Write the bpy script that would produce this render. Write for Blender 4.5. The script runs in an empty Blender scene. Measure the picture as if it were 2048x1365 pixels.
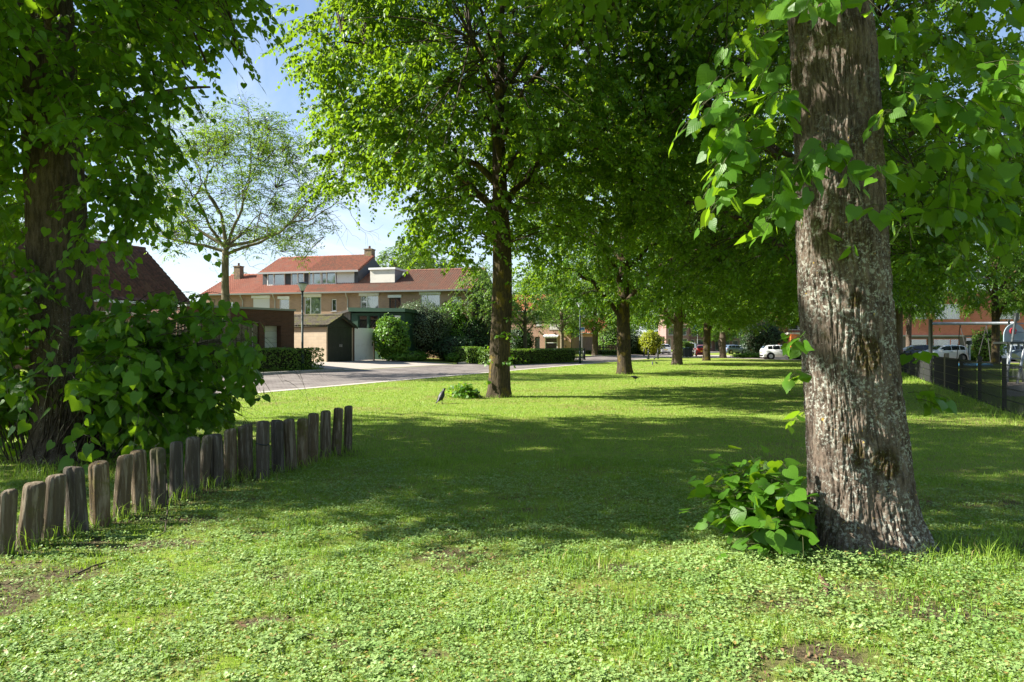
import bpy, math, random
import numpy as np
from math import sin, cos, pi, radians, sqrt, atan2
from mathutils import Vector

random.seed(11)
rng = np.random.default_rng(11)
scene = bpy.context.scene
COL = scene.collection

# ------------------------------------------------------------------ frame of the place
# x to the right of the view, y away from the viewer, z up; metres.
EYE = 1.5
FPX, CX, HY = 1365.0, 1024.0, 690.0
P0 = np.array([-3.4, 32.5])            # a point on the lawn's edge along the road
E = np.array([0.395, 0.9187])          # the road runs this way
N = np.array([-0.9187, 0.395])         # across the road, towards the houses


def uv_of(x, y):
    dx, dy = x - P0[0], y - P0[1]
    return dx * N[0] + dy * N[1], dx * E[0] + dy * E[1]


def xy_of(u, v):
    return P0[0] + N[0] * u + E[0] * v, P0[1] + N[1] * u + E[1] * v


def gz(x, y):
    u, v = uv_of(x, y)
    t = np.clip((u - 1.0) / 13.0, 0, 1)
    return 0.45 * t * t * (3 - 2 * t)


def wx(px, d):
    return (px - CX) / FPX * d


def wz(py, d):
    return EYE + (HY - py) / FPX * d


# ------------------------------------------------------------------ noise
_g = np.random.default_rng(3)
_GRAD = _g.normal(size=(256, 3))
_GRAD /= np.linalg.norm(_GRAD, axis=1)[:, None]
_PERM = np.concatenate([_g.permutation(256)] * 3)


def perlin(x, y, z):
    x, y, z = np.broadcast_arrays(np.asarray(x, float), np.asarray(y, float), np.asarray(z, float))
    xi, yi, zi = np.floor(x).astype(int), np.floor(y).astype(int), np.floor(z).astype(int)
    xf, yf, zf = x - xi, y - yi, z - zi
    f = lambda t: t * t * t * (t * (t * 6 - 15) + 10)
    u, v, w = f(xf), f(yf), f(zf)
    out = 0
    for dx in (0, 1):
        for dy in (0, 1):
            for dz in (0, 1):
                h = _PERM[_PERM[_PERM[(xi + dx) & 255] + ((yi + dy) & 255)] + ((zi + dz) & 255)]
                g = _GRAD[h]
                d = g[..., 0] * (xf - dx) + g[..., 1] * (yf - dy) + g[..., 2] * (zf - dz)
                out = out + d * (u if dx else 1 - u) * (v if dy else 1 - v) * (w if dz else 1 - w)
    return out * 1.6


def fbm(x, y, z, o=4):
    s, a = 0, 1.0
    for k in range(o):
        s = s + a * perlin(x * 2 ** k + 17 * k, y * 2 ** k, z * 2 ** k)
        a *= 0.5
    return s


# ------------------------------------------------------------------ meshes
def mesh_data(name, V, polys, mat=None, smooth=False, uv=None):
    me = bpy.data.meshes.new(name)
    V = np.ascontiguousarray(V, dtype=np.float32)
    polys = [np.asarray(p, dtype=np.int32) for p in polys if len(p)]
    loops = np.concatenate([p.ravel() for p in polys])
    tot = np.concatenate([np.full(len(p), p.shape[1], np.int32) for p in polys])
    start = np.concatenate([[0], np.cumsum(tot)[:-1]]).astype(np.int32)
    me.vertices.add(len(V)); me.vertices.foreach_set('co', V.ravel())
    me.loops.add(len(loops)); me.loops.foreach_set('vertex_index', loops)
    me.polygons.add(len(tot)); me.polygons.foreach_set('loop_start', start)
    me.polygons.foreach_set('loop_total', tot)
    if smooth:
        me.polygons.foreach_set('use_smooth', np.ones(len(tot), bool))
    if uv is not None:
        l = me.uv_layers.new(name='UVMap')
        l.data.foreach_set('uv', np.ascontiguousarray(uv[loops], dtype=np.float32).ravel())
    me.update(calc_edges=True)
    if mat is not None:
        me.materials.append(mat)
    return me


def link(name, me, parent=None, loc=None, rotz=0.0):
    o = bpy.data.objects.new(name, me)
    COL.objects.link(o)
    if parent is not None:
        o.parent = parent
    if loc is not None:
        o.location = loc
    if rotz:
        o.rotation_euler = (0, 0, rotz)
    return o


def tag(o, label=None, cat=None, group=None, kind=None):
    if label: o['label'] = label
    if cat: o['category'] = cat
    if group: o['group'] = group
    if kind: o['kind'] = kind
    return o


def thing(name, label, cat, loc=(0, 0, 0), rotz=0.0, group=None):
    o = bpy.data.objects.new(name, None)
    o.empty_display_size = 0.2
    COL.objects.link(o)
    o.location = loc
    o.rotation_euler = (0, 0, rotz)
    return tag(o, label, cat, group)


def dup(root, loc, rotz, label, scale=None, group=None):
    def rec(o, parent):
        c = o.copy(); COL.objects.link(c)
        if parent is not None: c.parent = parent
        for ch in list(o.children): rec(ch, c)
        return c
    r = rec(root, None)
    r.location = loc; r.rotation_euler = (0, 0, rotz)
    if scale is not None: r.scale = scale
    r['label'] = label
    if group: r['group'] = group
    return r


class MB:
    """collects shapes into one mesh"""
    def __init__(s): s.v, s.f = [], []
    def add(s, vs, fs):
        b = len(s.v); s.v += [tuple(p) for p in vs]; s.f += [tuple(b + i for i in f) for f in fs]; return s
    def box(s, x0, x1, y0, y1, z0, z1):
        return s.add([(x0, y0, z0), (x1, y0, z0), (x1, y1, z0), (x0, y1, z0), (x0, y0, z1), (x1, y0, z1), (x1, y1, z1), (x0, y1, z1)],
                     [(0, 3, 2, 1), (4, 5, 6, 7), (0, 1, 5, 4), (1, 2, 6, 5), (2, 3, 7, 6), (3, 0, 4, 7)])
    def prism(s, poly, axis, a, b):
        """poly of 2-D points pushed along an axis: 'x' (poly = y,z), 'y' (x,z), 'z' (x,y)"""
        def mk(p, t): return {'x': (t, p[0], p[1]), 'y': (p[0], t, p[1]), 'z': (p[0], p[1], t)}[axis]
        n = len(poly)
        vs = [mk(p, a) for p in poly] + [mk(p, b) for p in poly]
        return s.add(vs, [tuple(range(n))[::-1], tuple(range(n, 2 * n))] + [(i, (i + 1) % n, n + (i + 1) % n, n + i) for i in range(n)])
    def tube(s, pts, rad, sides=8, cap=True):
        V, F = tube_np(np.array(pts, float), rad, sides)
        b = len(s.v); s.v += [tuple(p) for p in V]; s.f += [tuple(int(b + i) for i in f) for f in F]
        if cap:
            n = len(pts); s.f.append(tuple(b + i for i in range(sides))[::-1]); s.f.append(tuple(b + (n - 1) * sides + i for i in range(sides)))
        return s
    def lathe(s, prof, sides=20, c=(0, 0, 0)):
        b = len(s.v); n = len(prof)
        for r, z in prof:
            for k in range(sides):
                a = 2 * pi * k / sides; s.v.append((c[0] + r * cos(a), c[1] + r * sin(a), c[2] + z))
        for i in range(n - 1):
            for k in range(sides):
                k2 = (k + 1) % sides
                s.f.append((b + i * sides + k, b + i * sides + k2, b + (i + 1) * sides + k2, b + (i + 1) * sides + k))
        s.f.append(tuple(b + k for k in range(sides))[::-1]); s.f.append(tuple(b + (n - 1) * sides + k for k in range(sides)))
        return s
    def build(s, name, mat, parent=None, smooth=False, bevel=0.0, loc=None, rotz=0.0):
        me = bpy.data.meshes.new(name); me.from_pydata(s.v, [], s.f); me.update()
        me.materials.append(mat)
        if smooth:
            for p in me.polygons: p.use_smooth = True
        o = link(name, me, parent, loc, rotz)
        if bevel:
            m = o.modifiers.new('edge', 'BEVEL'); m.width = bevel; m.segments = 2; m.limit_method = 'ANGLE'
        return o


def tube_np(P, rad, sides):
    P = np.asarray(P, float); m = len(P)
    rad = np.broadcast_to(np.asarray(rad, float), (m,))
    T = np.gradient(P, axis=0); T /= np.linalg.norm(T, axis=1)[:, None] + 1e-9
    ref = np.array([0, 0, 1.0]) if abs(T[0, 2]) < 0.9 else np.array([1.0, 0, 0])
    A = np.cross(T, ref); A /= np.linalg.norm(A, axis=1)[:, None] + 1e-9
    B = np.cross(T, A)
    a = np.arange(sides) * 2 * pi / sides
    V = P[:, None, :] + rad[:, None, None] * (np.cos(a)[None, :, None] * A[:, None, :] + np.sin(a)[None, :, None] * B[:, None, :])
    i = np.arange(m - 1)[:, None] * sides; k = np.arange(sides)[None, :]; k2 = (k + 1) % sides
    F = np.stack([i + k, i + sides + k, i + sides + k2, i + k2], -1).reshape(-1, 4)
    return V.reshape(-1, 3), F


class NB:
    """numpy pieces gathered into one mesh of quads / tris"""
    def __init__(s): s.V, s.P, s.UV, s.n = [], {}, [], 0
    def add(s, V, polys, uv=None):
        s.V.append(np.asarray(V, float))
        for F in polys:
            F = np.asarray(F, int)
            if len(F): s.P.setdefault(F.shape[1], []).append(F + s.n)
        if uv is not None: s.UV.append(uv)
        s.n += len(V); return s
    def data(s, name, mat, smooth=False):
        return mesh_data(name, np.concatenate(s.V), [np.concatenate(v) for v in s.P.values()], mat, smooth,
                         np.concatenate(s.UV) if s.UV else None)


# ------------------------------------------------------------------ materials
def nodes_of(name):
    m = bpy.data.materials.new(name); m.use_nodes = True
    nt = m.node_tree; nt.nodes.clear()
    return m, nt, (lambda t, **k: _nd(nt, t, k))


def _nd(nt, t, k):
    n = nt.nodes.new(t)
    for a, b in k.items(): setattr(n, a, b)
    return n


def c4(c): return (c[0], c[1], c[2], 1.0)


def mixc(nt, fac, a, b, mode='MIX'):
    n = nt.nodes.new('ShaderNodeMix'); n.data_type = 'RGBA'; n.blend_type = mode
    for sock, val in ((n.inputs[0], fac), (n.inputs[6], a), (n.inputs[7], b)):
        if hasattr(val, 'is_output'): nt.links.new(val, sock)
        elif isinstance(val, (tuple, list)): sock.default_value = c4(val)
        else: sock.default_value = val
    return n.outputs[2]


def ramp(nt, src, lo, hi):
    n = nt.nodes.new('ShaderNodeMapRange'); n.interpolation_type = 'SMOOTHSTEP'
    n.inputs[1].default_value, n.inputs[2].default_value = lo, hi
    nt.links.new(src, n.inputs[0]); return n.outputs[0]


def noise_tex(nt, vec, scale, detail=4, rough=0.6, stretch=None, dist=0.0):
    if stretch:
        mp = nt.nodes.new('ShaderNodeMapping'); mp.inputs['Scale'].default_value = stretch
        nt.links.new(vec, mp.inputs['Vector']); vec = mp.outputs[0]
    n = nt.nodes.new('ShaderNodeTexNoise'); n.inputs['Scale'].default_value = scale
    n.inputs['Detail'].default_value = detail; n.inputs['Roughness'].default_value = rough
    n.inputs['Distortion'].default_value = dist
    nt.links.new(vec, n.inputs['Vector']); return n.outputs[0]


def mat(name, base, rough=0.75, spec=0.3, metal=0.0, layers=(), bump=None, coat=0.0, vary=0.0):
    """layers: (scale, lo, hi, colour[, stretch]) patches; bump: (scale, strength, distance[, stretch])"""
    m, nt, nd = nodes_of(name)
    out = nd('ShaderNodeOutputMaterial'); b = nd('ShaderNodeBsdfPrincipled')
    nt.links.new(b.outputs[0], out.inputs[0])
    tc = nd('ShaderNodeTexCoord').outputs['Object']
    if vary:
        oi = nd('ShaderNodeObjectInfo').outputs['Random']; sh = nd('ShaderNodeVectorMath', operation='ADD'); cc = nd('ShaderNodeMath', operation='MULTIPLY'); cc.inputs[1].default_value = 90.0
        nt.links.new(oi, cc.inputs[0]); nt.links.new(tc, sh.inputs[0]); nt.links.new(cc.outputs[0], sh.inputs[1]); tc = sh.outputs[0]
    col = base
    for L in layers:
        f = ramp(nt, noise_tex(nt, tc, L[0], 5, 0.65, L[4] if len(L) > 4 else None), L[1], L[2])
        col = mixc(nt, f, col, L[3])
    if vary:
        mr = nd('ShaderNodeMapRange'); mr.inputs[3].default_value = 1 - vary; mr.inputs[4].default_value = 1 + vary; nt.links.new(oi, mr.inputs[0])
        hs = nd('ShaderNodeHueSaturation'); nt.links.new(col, hs.inputs['Color']); nt.links.new(mr.outputs[0], hs.inputs['Value']); nt.links.new(mr.outputs[0], hs.inputs['Saturation']); col = hs.outputs[0]
    if hasattr(col, 'is_output'): nt.links.new(col, b.inputs['Base Color'])
    else: b.inputs['Base Color'].default_value = c4(col)
    b.inputs['Roughness'].default_value = rough; b.inputs['Specular IOR Level'].default_value = spec
    b.inputs['Metallic'].default_value = metal; b.inputs['Coat Weight'].default_value = coat
    if bump:
        h = noise_tex(nt, tc, bump[0], 6, 0.65, bump[3] if len(bump) > 3 else None)
        bp = nd('ShaderNodeBump'); bp.inputs['Strength'].default_value = bump[1]; bp.inputs['Distance'].default_value = bump[2]
        nt.links.new(h, bp.inputs['Height']); nt.links.new(bp.outputs[0], b.inputs['Normal'])
    return m


def leaf_mat(name, dark, light, trans, tfac=0.45, rough=0.42, spec=0.35, veins=False, dry=None):
    m, nt, nd = nodes_of(name)
    out = nd('ShaderNodeOutputMaterial'); b = nd('ShaderNodeBsdfPrincipled'); t = nd('ShaderNodeBsdfTranslucent'); mx = nd('ShaderNodeMixShader')
    rnd = nd('ShaderNodeNewGeometry').outputs['Random Per Island']
    tc = nd('ShaderNodeTexCoord').outputs['Object']
    big = ramp(nt, noise_tex(nt, tc, 0.45 if name == 'grass_blade' else 0.9, 4, 0.6), 0.35, 0.65)
    add = nd('ShaderNodeMath', operation='MULTIPLY_ADD'); nt.links.new(rnd, add.inputs[0]); add.inputs[1].default_value = 0.65
    half = nd('ShaderNodeMath', operation='MULTIPLY'); nt.links.new(big, half.inputs[0]); half.inputs[1].default_value = 0.35
    nt.links.new(half.outputs[0], add.inputs[2])
    col = mixc(nt, add.outputs[0], dark, light)
    tcol = mixc(nt, add.outputs[0], tuple(0.65 * q for q in trans), trans)
    if dry is not None:
        f = nd('ShaderNodeMath', operation='GREATER_THAN'); nt.links.new(rnd, f.inputs[0]); f.inputs[1].default_value = 0.94
        col = mixc(nt, f.outputs[0], col, dry)
    if veins:
        uvn = nd('ShaderNodeUVMap').outputs[0]
        sp = nd('ShaderNodeSeparateXYZ'); nt.links.new(uvn, sp.inputs[0])
        ay = nd('ShaderNodeMath', operation='ABSOLUTE'); nt.links.new(sp.outputs[1], ay.inputs[0])
        k = nd('ShaderNodeMath', operation='MULTIPLY_ADD'); nt.links.new(ay.outputs[0], k.inputs[0]); k.inputs[1].default_value = -0.9; nt.links.new(sp.outputs[0], k.inputs[2])
        s1 = nd('ShaderNodeMath', operation='MULTIPLY'); nt.links.new(k.outputs[0], s1.inputs[0]); s1.inputs[1].default_value = 36.0
        s2 = nd('ShaderNodeMath', operation='SINE'); nt.links.new(s1.outputs[0], s2.inputs[0])
        side = ramp(nt, s2.outputs[0], 0.72, 1.0)
        mid = ramp(nt, ay.outputs[0], 0.035, 0.008)
        v = nd('ShaderNodeMath', operation='MAXIMUM'); nt.links.new(side, v.inputs[0]); nt.links.new(mid, v.inputs[1])
        vf = nd('ShaderNodeMath', operation='MULTIPLY'); nt.links.new(v.outputs[0], vf.inputs[0]); vf.inputs[1].default_value = 0.10
        col = mixc(nt, vf.outputs[0], col, tuple(min(1, 1.9 * q) for q in light))
        bp = nd('ShaderNodeBump'); bp.invert = True; bp.inputs['Strength'].default_value = 0.14; bp.inputs['Distance'].default_value = 0.002
        nt.links.new(s2.outputs[0], bp.inputs['Height']); nt.links.new(bp.outputs[0], b.inputs['Normal'])
    nt.links.new(col, b.inputs['Base Color']); nt.links.new(tcol, t.inputs['Color'])
    b.inputs['Roughness'].default_value = rough; b.inputs['Specular IOR Level'].default_value = spec
    mx.inputs[0].default_value = tfac
    nt.links.new(b.outputs[0], mx.inputs[1]); nt.links.new(t.outputs[0], mx.inputs[2]); nt.links.new(mx.outputs[0], out.inputs[0])
    return m


def brick_mat(name, c1, c2, mortar, bw=0.22, bh=0.065, joint=0.009, rough=0.85, plane='wall', dirt=None, bump=0.4, off=0.5):
    m, nt, nd = nodes_of(name)
    out = nd('ShaderNodeOutputMaterial'); b = nd('ShaderNodeBsdfPrincipled'); nt.links.new(b.outputs[0], out.inputs[0])
    tc = nd('ShaderNodeTexCoord').outputs['Object']
    sp = nd('ShaderNodeSeparateXYZ'); nt.links.new(tc, sp.inputs[0])
    cb = nd('ShaderNodeCombineXYZ')
    if plane == 'wall':
        a = nd('ShaderNodeMath', operation='ADD'); nt.links.new(sp.outputs[0], a.inputs[0]); nt.links.new(sp.outputs[1], a.inputs[1])
        nt.links.new(a.outputs[0], cb.inputs[0]); nt.links.new(sp.outputs[2], cb.inputs[1])
    else:
        nt.links.new(sp.outputs[0], cb.inputs[0]); nt.links.new(sp.outputs[1], cb.inputs[1])
    br = nd('ShaderNodeTexBrick'); br.offset = off
    br.inputs['Scale'].default_value = 1.0; br.inputs['Brick Width'].default_value = bw; br.inputs['Row Height'].default_value = bh
    br.inputs['Mortar Size'].default_value = joint; br.inputs['Mortar Smooth'].default_value = 0.3
    br.inputs['Color1'].default_value = c4(c1); br.inputs['Color2'].default_value = c4(c2); br.inputs['Mortar'].default_value = c4(mortar)
    nt.links.new(cb.outputs[0], br.inputs['Vector'])
    col = br.outputs['Color']
    f = ramp(nt, noise_tex(nt, tc, 0.7, 5, 0.65), 0.35, 0.7)
    col = mixc(nt, f, col, dirt if dirt else tuple(q * 0.8 for q in c1)) if dirt else mixc(nt, f, col, (0.86, 0.84, 0.82), 'MULTIPLY')
    nt.links.new(col, b.inputs['Base Color']); b.inputs['Roughness'].default_value = rough; b.inputs['Specular IOR Level'].default_value = 0.25
    bp = nd('ShaderNodeBump'); bp.invert = True; bp.inputs['Strength'].default_value = bump; bp.inputs['Distance'].default_value = 0.006
    nt.links.new(br.outputs['Fac'], bp.inputs['Height']); nt.links.new(bp.outputs[0], b.inputs['Normal'])
    return m


def bark_mat(name, base, ridge, lichen=None, lichen_amt=0.5, moss=None, moss_amt=0.6, orange=None, stain=None):
    m, nt, nd = nodes_of(name)
    out = nd('ShaderNodeOutputMaterial'); b = nd('ShaderNodeBsdfPrincipled'); nt.links.new(b.outputs[0], out.inputs[0])
    tc = nd('ShaderNodeTexCoord').outputs['Object']
    col = mixc(nt, ramp(nt, noise_tex(nt, tc, 22, 6, 0.7, (1, 1, 0.22)), 0.38, 0.62), base, ridge)
    if moss:
        f = ramp(nt, noise_tex(nt, tc, 2.6, 5, 0.7, (1, 1, 0.7)), moss_amt, moss_amt + 0.1)
        col = mixc(nt, f, col, moss)
    if lichen:
        a = ramp(nt, noise_tex(nt, tc, 38, 5, 0.72), 1 - lichen_amt, 1 - lichen_amt + 0.07)
        g = ramp(nt, noise_tex(nt, tc, 3.2, 4, 0.6), 0.38, 0.58)
        mm = nd('ShaderNodeMath', operation='MULTIPLY'); nt.links.new(a, mm.inputs[0]); nt.links.new(g, mm.inputs[1])
        spz = nd('ShaderNodeSeparateXYZ'); nt.links.new(tc, spz.inputs[0]); hz_ = nd('ShaderNodeMapRange'); nt.links.new(spz.outputs[2], hz_.inputs[0])
        for q_, v_ in ((1, 1.9), (2, 3.1), (3, 1.0), (4, .30)): hz_.inputs[q_].default_value = v_
        m2 = nd('ShaderNodeMath', operation='MULTIPLY'); nt.links.new(mm.outputs[0], m2.inputs[0]); nt.links.new(hz_.outputs[0], m2.inputs[1])
        col = mixc(nt, m2.outputs[0], col, lichen)
        a2 = ramp(nt, noise_tex(nt, tc, 90, 3, 0.6), 0.63, 0.70)
        m3 = nd('ShaderNodeMath', operation='MULTIPLY'); nt.links.new(a2, m3.inputs[0]); nt.links.new(hz_.outputs[0], m3.inputs[1])
        col = mixc(nt, m3.outputs[0], col, tuple(min(1, q * 0.8) for q in lichen))
    if orange:
        f = ramp(nt, noise_tex(nt, tc, 26, 3, 0.6), 0.70, 0.74)
        col = mixc(nt, f, col, orange)
    if stain:
        at = nd('ShaderNodeAttribute'); at.attribute_name = 'stain'
        mm = nd('ShaderNodeMath', operation='MULTIPLY'); nt.links.new(at.outputs['Fac'], mm.inputs[0]); nt.links.new(ramp(nt, noise_tex(nt, tc, 34, 5, .7), .34, .5), mm.inputs[1])
        col = mixc(nt, mm.outputs[0], col, mixc(nt, ramp(nt, noise_tex(nt, tc, 70, 4, .7), .4, .6), stain, (0.045, 0.040, 0.010)))
    nt.links.new(col, b.inputs['Base Color']); b.inputs['Roughness'].default_value = 0.9; b.inputs['Specular IOR Level'].default_value = 0.15
    bp = nd('ShaderNodeBump'); bp.inputs['Strength'].default_value = 0.7; bp.inputs['Distance'].default_value = 0.012
    nt.links.new(noise_tex(nt, tc, 60, 6, 0.75, (1, 1, 0.35)), bp.inputs['Height']); nt.links.new(bp.outputs[0], b.inputs['Normal'])
    return m


def glass_mat(name, tint=(0.75, 0.8, 0.8), refl=0.22):
    m, nt, nd = nodes_of(name)
    out = nd('ShaderNodeOutputMaterial'); t = nd('ShaderNodeBsdfTransparent'); g = nd('ShaderNodeBsdfGlossy'); mx = nd('ShaderNodeMixShader')
    t.inputs[0].default_value = c4(tint); g.inputs['Roughness'].default_value = 0.03
    mx.inputs[0].default_value = refl
    nt.links.new(t.outputs[0], mx.inputs[1]); nt.links.new(g.outputs[0], mx.inputs[2]); nt.links.new(mx.outputs[0], out.inputs[0])
    return m


M = {}
# leaves
M['lime_near'] = leaf_mat('lime_leaf_near', (0.032, 0.105, 0.009), (0.095, 0.22, 0.015), (0.30, 0.52, 0.015), 0.48, 0.42, 0.3, veins=True)
M['lime'] = leaf_mat('lime_leaf', (0.024, 0.082, 0.007), (0.088, 0.20, 0.013), (0.29, 0.47, 0.015), 0.44, 0.45, 0.3)
M['locust'] = leaf_mat('locust_leaf', (0.055, 0.135, 0.012), (0.125, 0.225, 0.022), (0.28, 0.45, 0.02), 0.45)
M['street_leaf'] = leaf_mat('street_tree_leaf', (0.06, 0.14, 0.02), (0.14, 0.26, 0.04), (0.3, 0.5, 0.05), 0.45)
M['hedge_leaf'] = leaf_mat('hedge_leaf', (0.06, 0.14, 0.018), (0.16, 0.27, 0.03), (0.26, 0.42, 0.03), 0.3)
M['ivy_leaf'] = leaf_mat('ivy_leaf', (0.05, 0.13, 0.015), (0.13, 0.28, 0.02), (0.25, 0.45, 0.02), 0.3)
M['grey_leaf'] = leaf_mat('grey_shrub_leaf', (0.06, 0.10, 0.045), (0.14, 0.19, 0.09), (0.16, 0.24, 0.08), 0.25)
M['dark_leaf'] = leaf_mat('dark_shrub_leaf', (0.02, 0.055, 0.018), (0.05, 0.10, 0.03), (0.08, 0.16, 0.03), 0.25)
M['yellow_leaf'] = leaf_mat('yellow_leaf', (0.20, 0.25, 0.01), (0.34, 0.37, 0.02), (0.42, 0.48, 0.02), 0.4)
M['weed_leaf'] = leaf_mat('weed_leaf', (0.14, 0.265, 0.055), (0.36, 0.48, 0.18), (0.34, 0.48, 0.08), 0.28, 0.5, 0.35, dry=(0.30, 0.22, 0.07))
M['grass_blade'] = leaf_mat('grass_blade', (0.115, 0.24, 0.018), (0.29, 0.41, 0.055), (0.34, 0.54, 0.035), 0.35, 0.5, 0.3, dry=(0.34, 0.29, 0.12))
M['litter'] = mat('leaf_litter', (0.10, 0.055, 0.03), 0.9, 0.2, layers=((3, 0.4, 0.6, (0.21, 0.14, 0.08)),))
M['twig'] = mat('twig_bark', (0.045, 0.033, 0.024), 0.9, 0.2, layers=((9, 0.45, 0.6, (0.08, 0.065, 0.05)),))
M['green_twig'] = mat('green_twig', (0.07, 0.075, 0.03), 0.7, 0.3)
M['bark_big'] = bark_mat('bark_lichened', (0.050, 0.037, 0.028), (0.135, 0.104, 0.080), (0.30, 0.305, 0.265), 0.49, (0.05, 0.04, 0.014), 0.64, (0.40, 0.27, 0.06), stain=(0.028, 0.016, 0.008))
M['bark_dark'] = bark_mat('bark_dark', (0.058, 0.042, 0.031), (0.125, 0.093, 0.07), (0.32, 0.34, 0.3), 0.40, (0.04, 0.045, 0.012), 0.62)
M['bark_olive'] = bark_mat('bark_olive', (0.034, 0.026, 0.018), (0.072, 0.055, 0.032), (0.13, 0.125, 0.08), 0.38, (0.12, 0.088, 0.018), 0.53)
M['bark_smooth'] = bark_mat('bark_smooth', (0.12, 0.10, 0.065), (0.2, 0.17, 0.11), (0.3, 0.3, 0.24), 0.40)
# ------------------------------------------------------------------ leaves
def leaf_template(kind):
    if kind == 'lime':          # heart-shaped, folded along the midrib
        mid = [(0.08, 0), (0.38, 0), (0.70, 0), (1.06, 0)]
        o = [(-0.06, .20), (0.02, .40), (0.2, .51), (0.42, .48), (0.63, .36), (0.82, .19)]
        P = mid + o + [(a, -b) for a, b in o]
        tri = [(0, 4, 5), (2, 8, 9), (2, 9, 3)]; quad = [(0, 5, 6, 1), (1, 6, 7, 7), (1, 7, 8, 2)]
        tris = tri + [(1, 6, 7)]; quads = [(0, 5, 6, 1), (1, 7, 8, 2)]
        mir = lambda f: tuple((i + 6 if i >= 4 else i) for i in f)[::-1]
        tris += [mir(f) for f in tris]; quads += [mir(f) for f in quads]
        P = np.array(P); z = np.abs(P[:, 1]) * 0.22 - 0.30 * P[:, 0] ** 2 - 0.55 * P[:, 1] ** 2
        T = np.column_stack([P, z]); return T, [np.array(tris)[:, ::-1], np.array(quads)[:, ::-1]], P
    if kind == 'oval':
        P = np.array([(0, 0), (.28, .40), (.68, .34), (1, 0), (.68, -.34), (.28, -.40)])
        z = np.abs(P[:, 1]) * 0.3 - 0.22 * P[:, 0] ** 2
        return np.column_stack([P, z]), [np.array([(0, 3, 2, 1), (0, 5, 4, 3)])], P
    if kind == 'narrow':
        P = np.array([(0, 0), (.5, .17), (1, 0), (.5, -.17)])
        return np.column_stack([P, np.array([0, .03, -.15, .03])]), [np.array([(0, 3, 2, 1)])], P
    if kind == 'lobed':         # cranesbill-like round leaf
        P = [(0, 0)]
        for k in range(11):
            a = -pi * 0.86 + k * (2 * pi * 0.86) / 10
            r = 0.55 if k % 2 else 0.36
            P.append((r * cos(a), r * sin(a)))
        P = np.array(P); z = 0.25 * (P ** 2).sum(1)
        f = [(0, k, k + 1, k + 2) for k in range(1, 10, 2)]
        return np.column_stack([P, z]), [np.array(f)], P


TPL = {k: leaf_template(k) for k in ('lime', 'oval', 'narrow', 'lobed')}


def unit(a): return a / (np.linalg.norm(a, axis=-1, keepdims=True) + 1e-9)


def place_leaves(kind, P, D, Nn, S, r=rng):
    T, F, uv = TPL[kind]
    X = unit(D); Y = unit(np.cross(Nn, X)); Z = np.cross(X, Y)
    n, k = len(P), len(T)
    wy = r.uniform(0.82, 1.12, (n, 1, 1)); curl = r.uniform(-0.4, 1.9, (n, 1, 1))
    S = np.broadcast_to(np.asarray(S, float), (n,))[:, None, None]
    V = P[:, None, :] + S * (T[None, :, 0:1] * X[:, None, :] + wy * T[None, :, 1:2] * Y[:, None, :] + curl * T[None, :, 2:3] * Z[:, None, :])
    off = (np.arange(n) * k)[:, None, None]
    polys = [(f[None] + off).reshape(-1, f.shape[1]) for f in F]
    return V.reshape(-1, 3), polys, np.tile(uv, (n, 1))


def sprays(starts, dirs, L, nleaf, droop, size, r, hang=0.7, petiole=0.25, tilt=0.5):
    """leaves along drooping twigs: returns P, D, N, S and the twigs' points (K, 5, 3)"""
    K = len(starts); L = np.broadcast_to(np.asarray(L, float), (K,)); dirs = unit(dirs)
    t = (np.arange(nleaf) + 0.7) / nleaf
    down = np.array([0, 0, -1.0])
    pt = lambda tt: starts[:, None, :] + dirs[:, None, :] * (L[:, None] * tt)[..., None] + down * (droop * L[:, None] * tt ** 2)[..., None]
    P = pt(np.broadcast_to(t, (K, nleaf)))
    side = unit(np.cross(dirs, np.array([0, 0, 1.0]) + r.normal(0, .15, (K, 3))))
    sgn = np.where(np.arange(nleaf) % 2 == 0, 1.0, -1.0)[None, :, None]
    D = side[:, None, :] * sgn * 0.75 + dirs[:, None, :] * 0.45 + down * hang + r.normal(0, .28, (K, nleaf, 3))
    D = unit(D)
    P = P + D * petiole * size
    Nn = np.array([0, 0, 1.0]) + dirs[:, None, :] * 0.55 + side[:, None, :] * sgn * 0.2 + r.normal(0, tilt, (K, nleaf, 3))
    S = size * r.uniform(0.6, 1.2, (K, nleaf)) * (1 - 0.25 * np.broadcast_to(t, (K, nleaf)))
    tw = pt(np.broadcast_to(np.linspace(0, 1, 5), (K, 5)))
    return P.reshape(-1, 3), D.reshape(-1, 3), Nn.reshape(-1, 3), S.reshape(-1), tw


def strips(nb, tw, rad):
    """thin three-sided twigs through tw (K, m, 3)"""
    K, m, _ = tw.shape
    T = np.gradient(tw, axis=1); A = unit(np.cross(T, np.array([0.3, 0.2, 1.0]))); B = np.cross(unit(T), A)
    rr = np.linspace(rad, rad * 0.35, m)[None, :, None, None]
    a = np.array([0, 2.094, 4.189])
    V = tw[:, :, None, :] + rr * (np.cos(a)[None, None, :, None] * A[:, :, None, :] + np.sin(a)[None, None, :, None] * B[:, :, None, :])
    base = (np.arange(K) * m * 3)[:, None, None] + (np.arange(m - 1) * 3)[None, :, None]; k = np.arange(3)[None, None, :]; k2 = (k + 1) % 3
    F = np.stack([base + k, base + k2, base + 3 + k2, base + 3 + k], -1).reshape(-1, 4)
    nb.add(V.reshape(-1, 3), [F])


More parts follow.
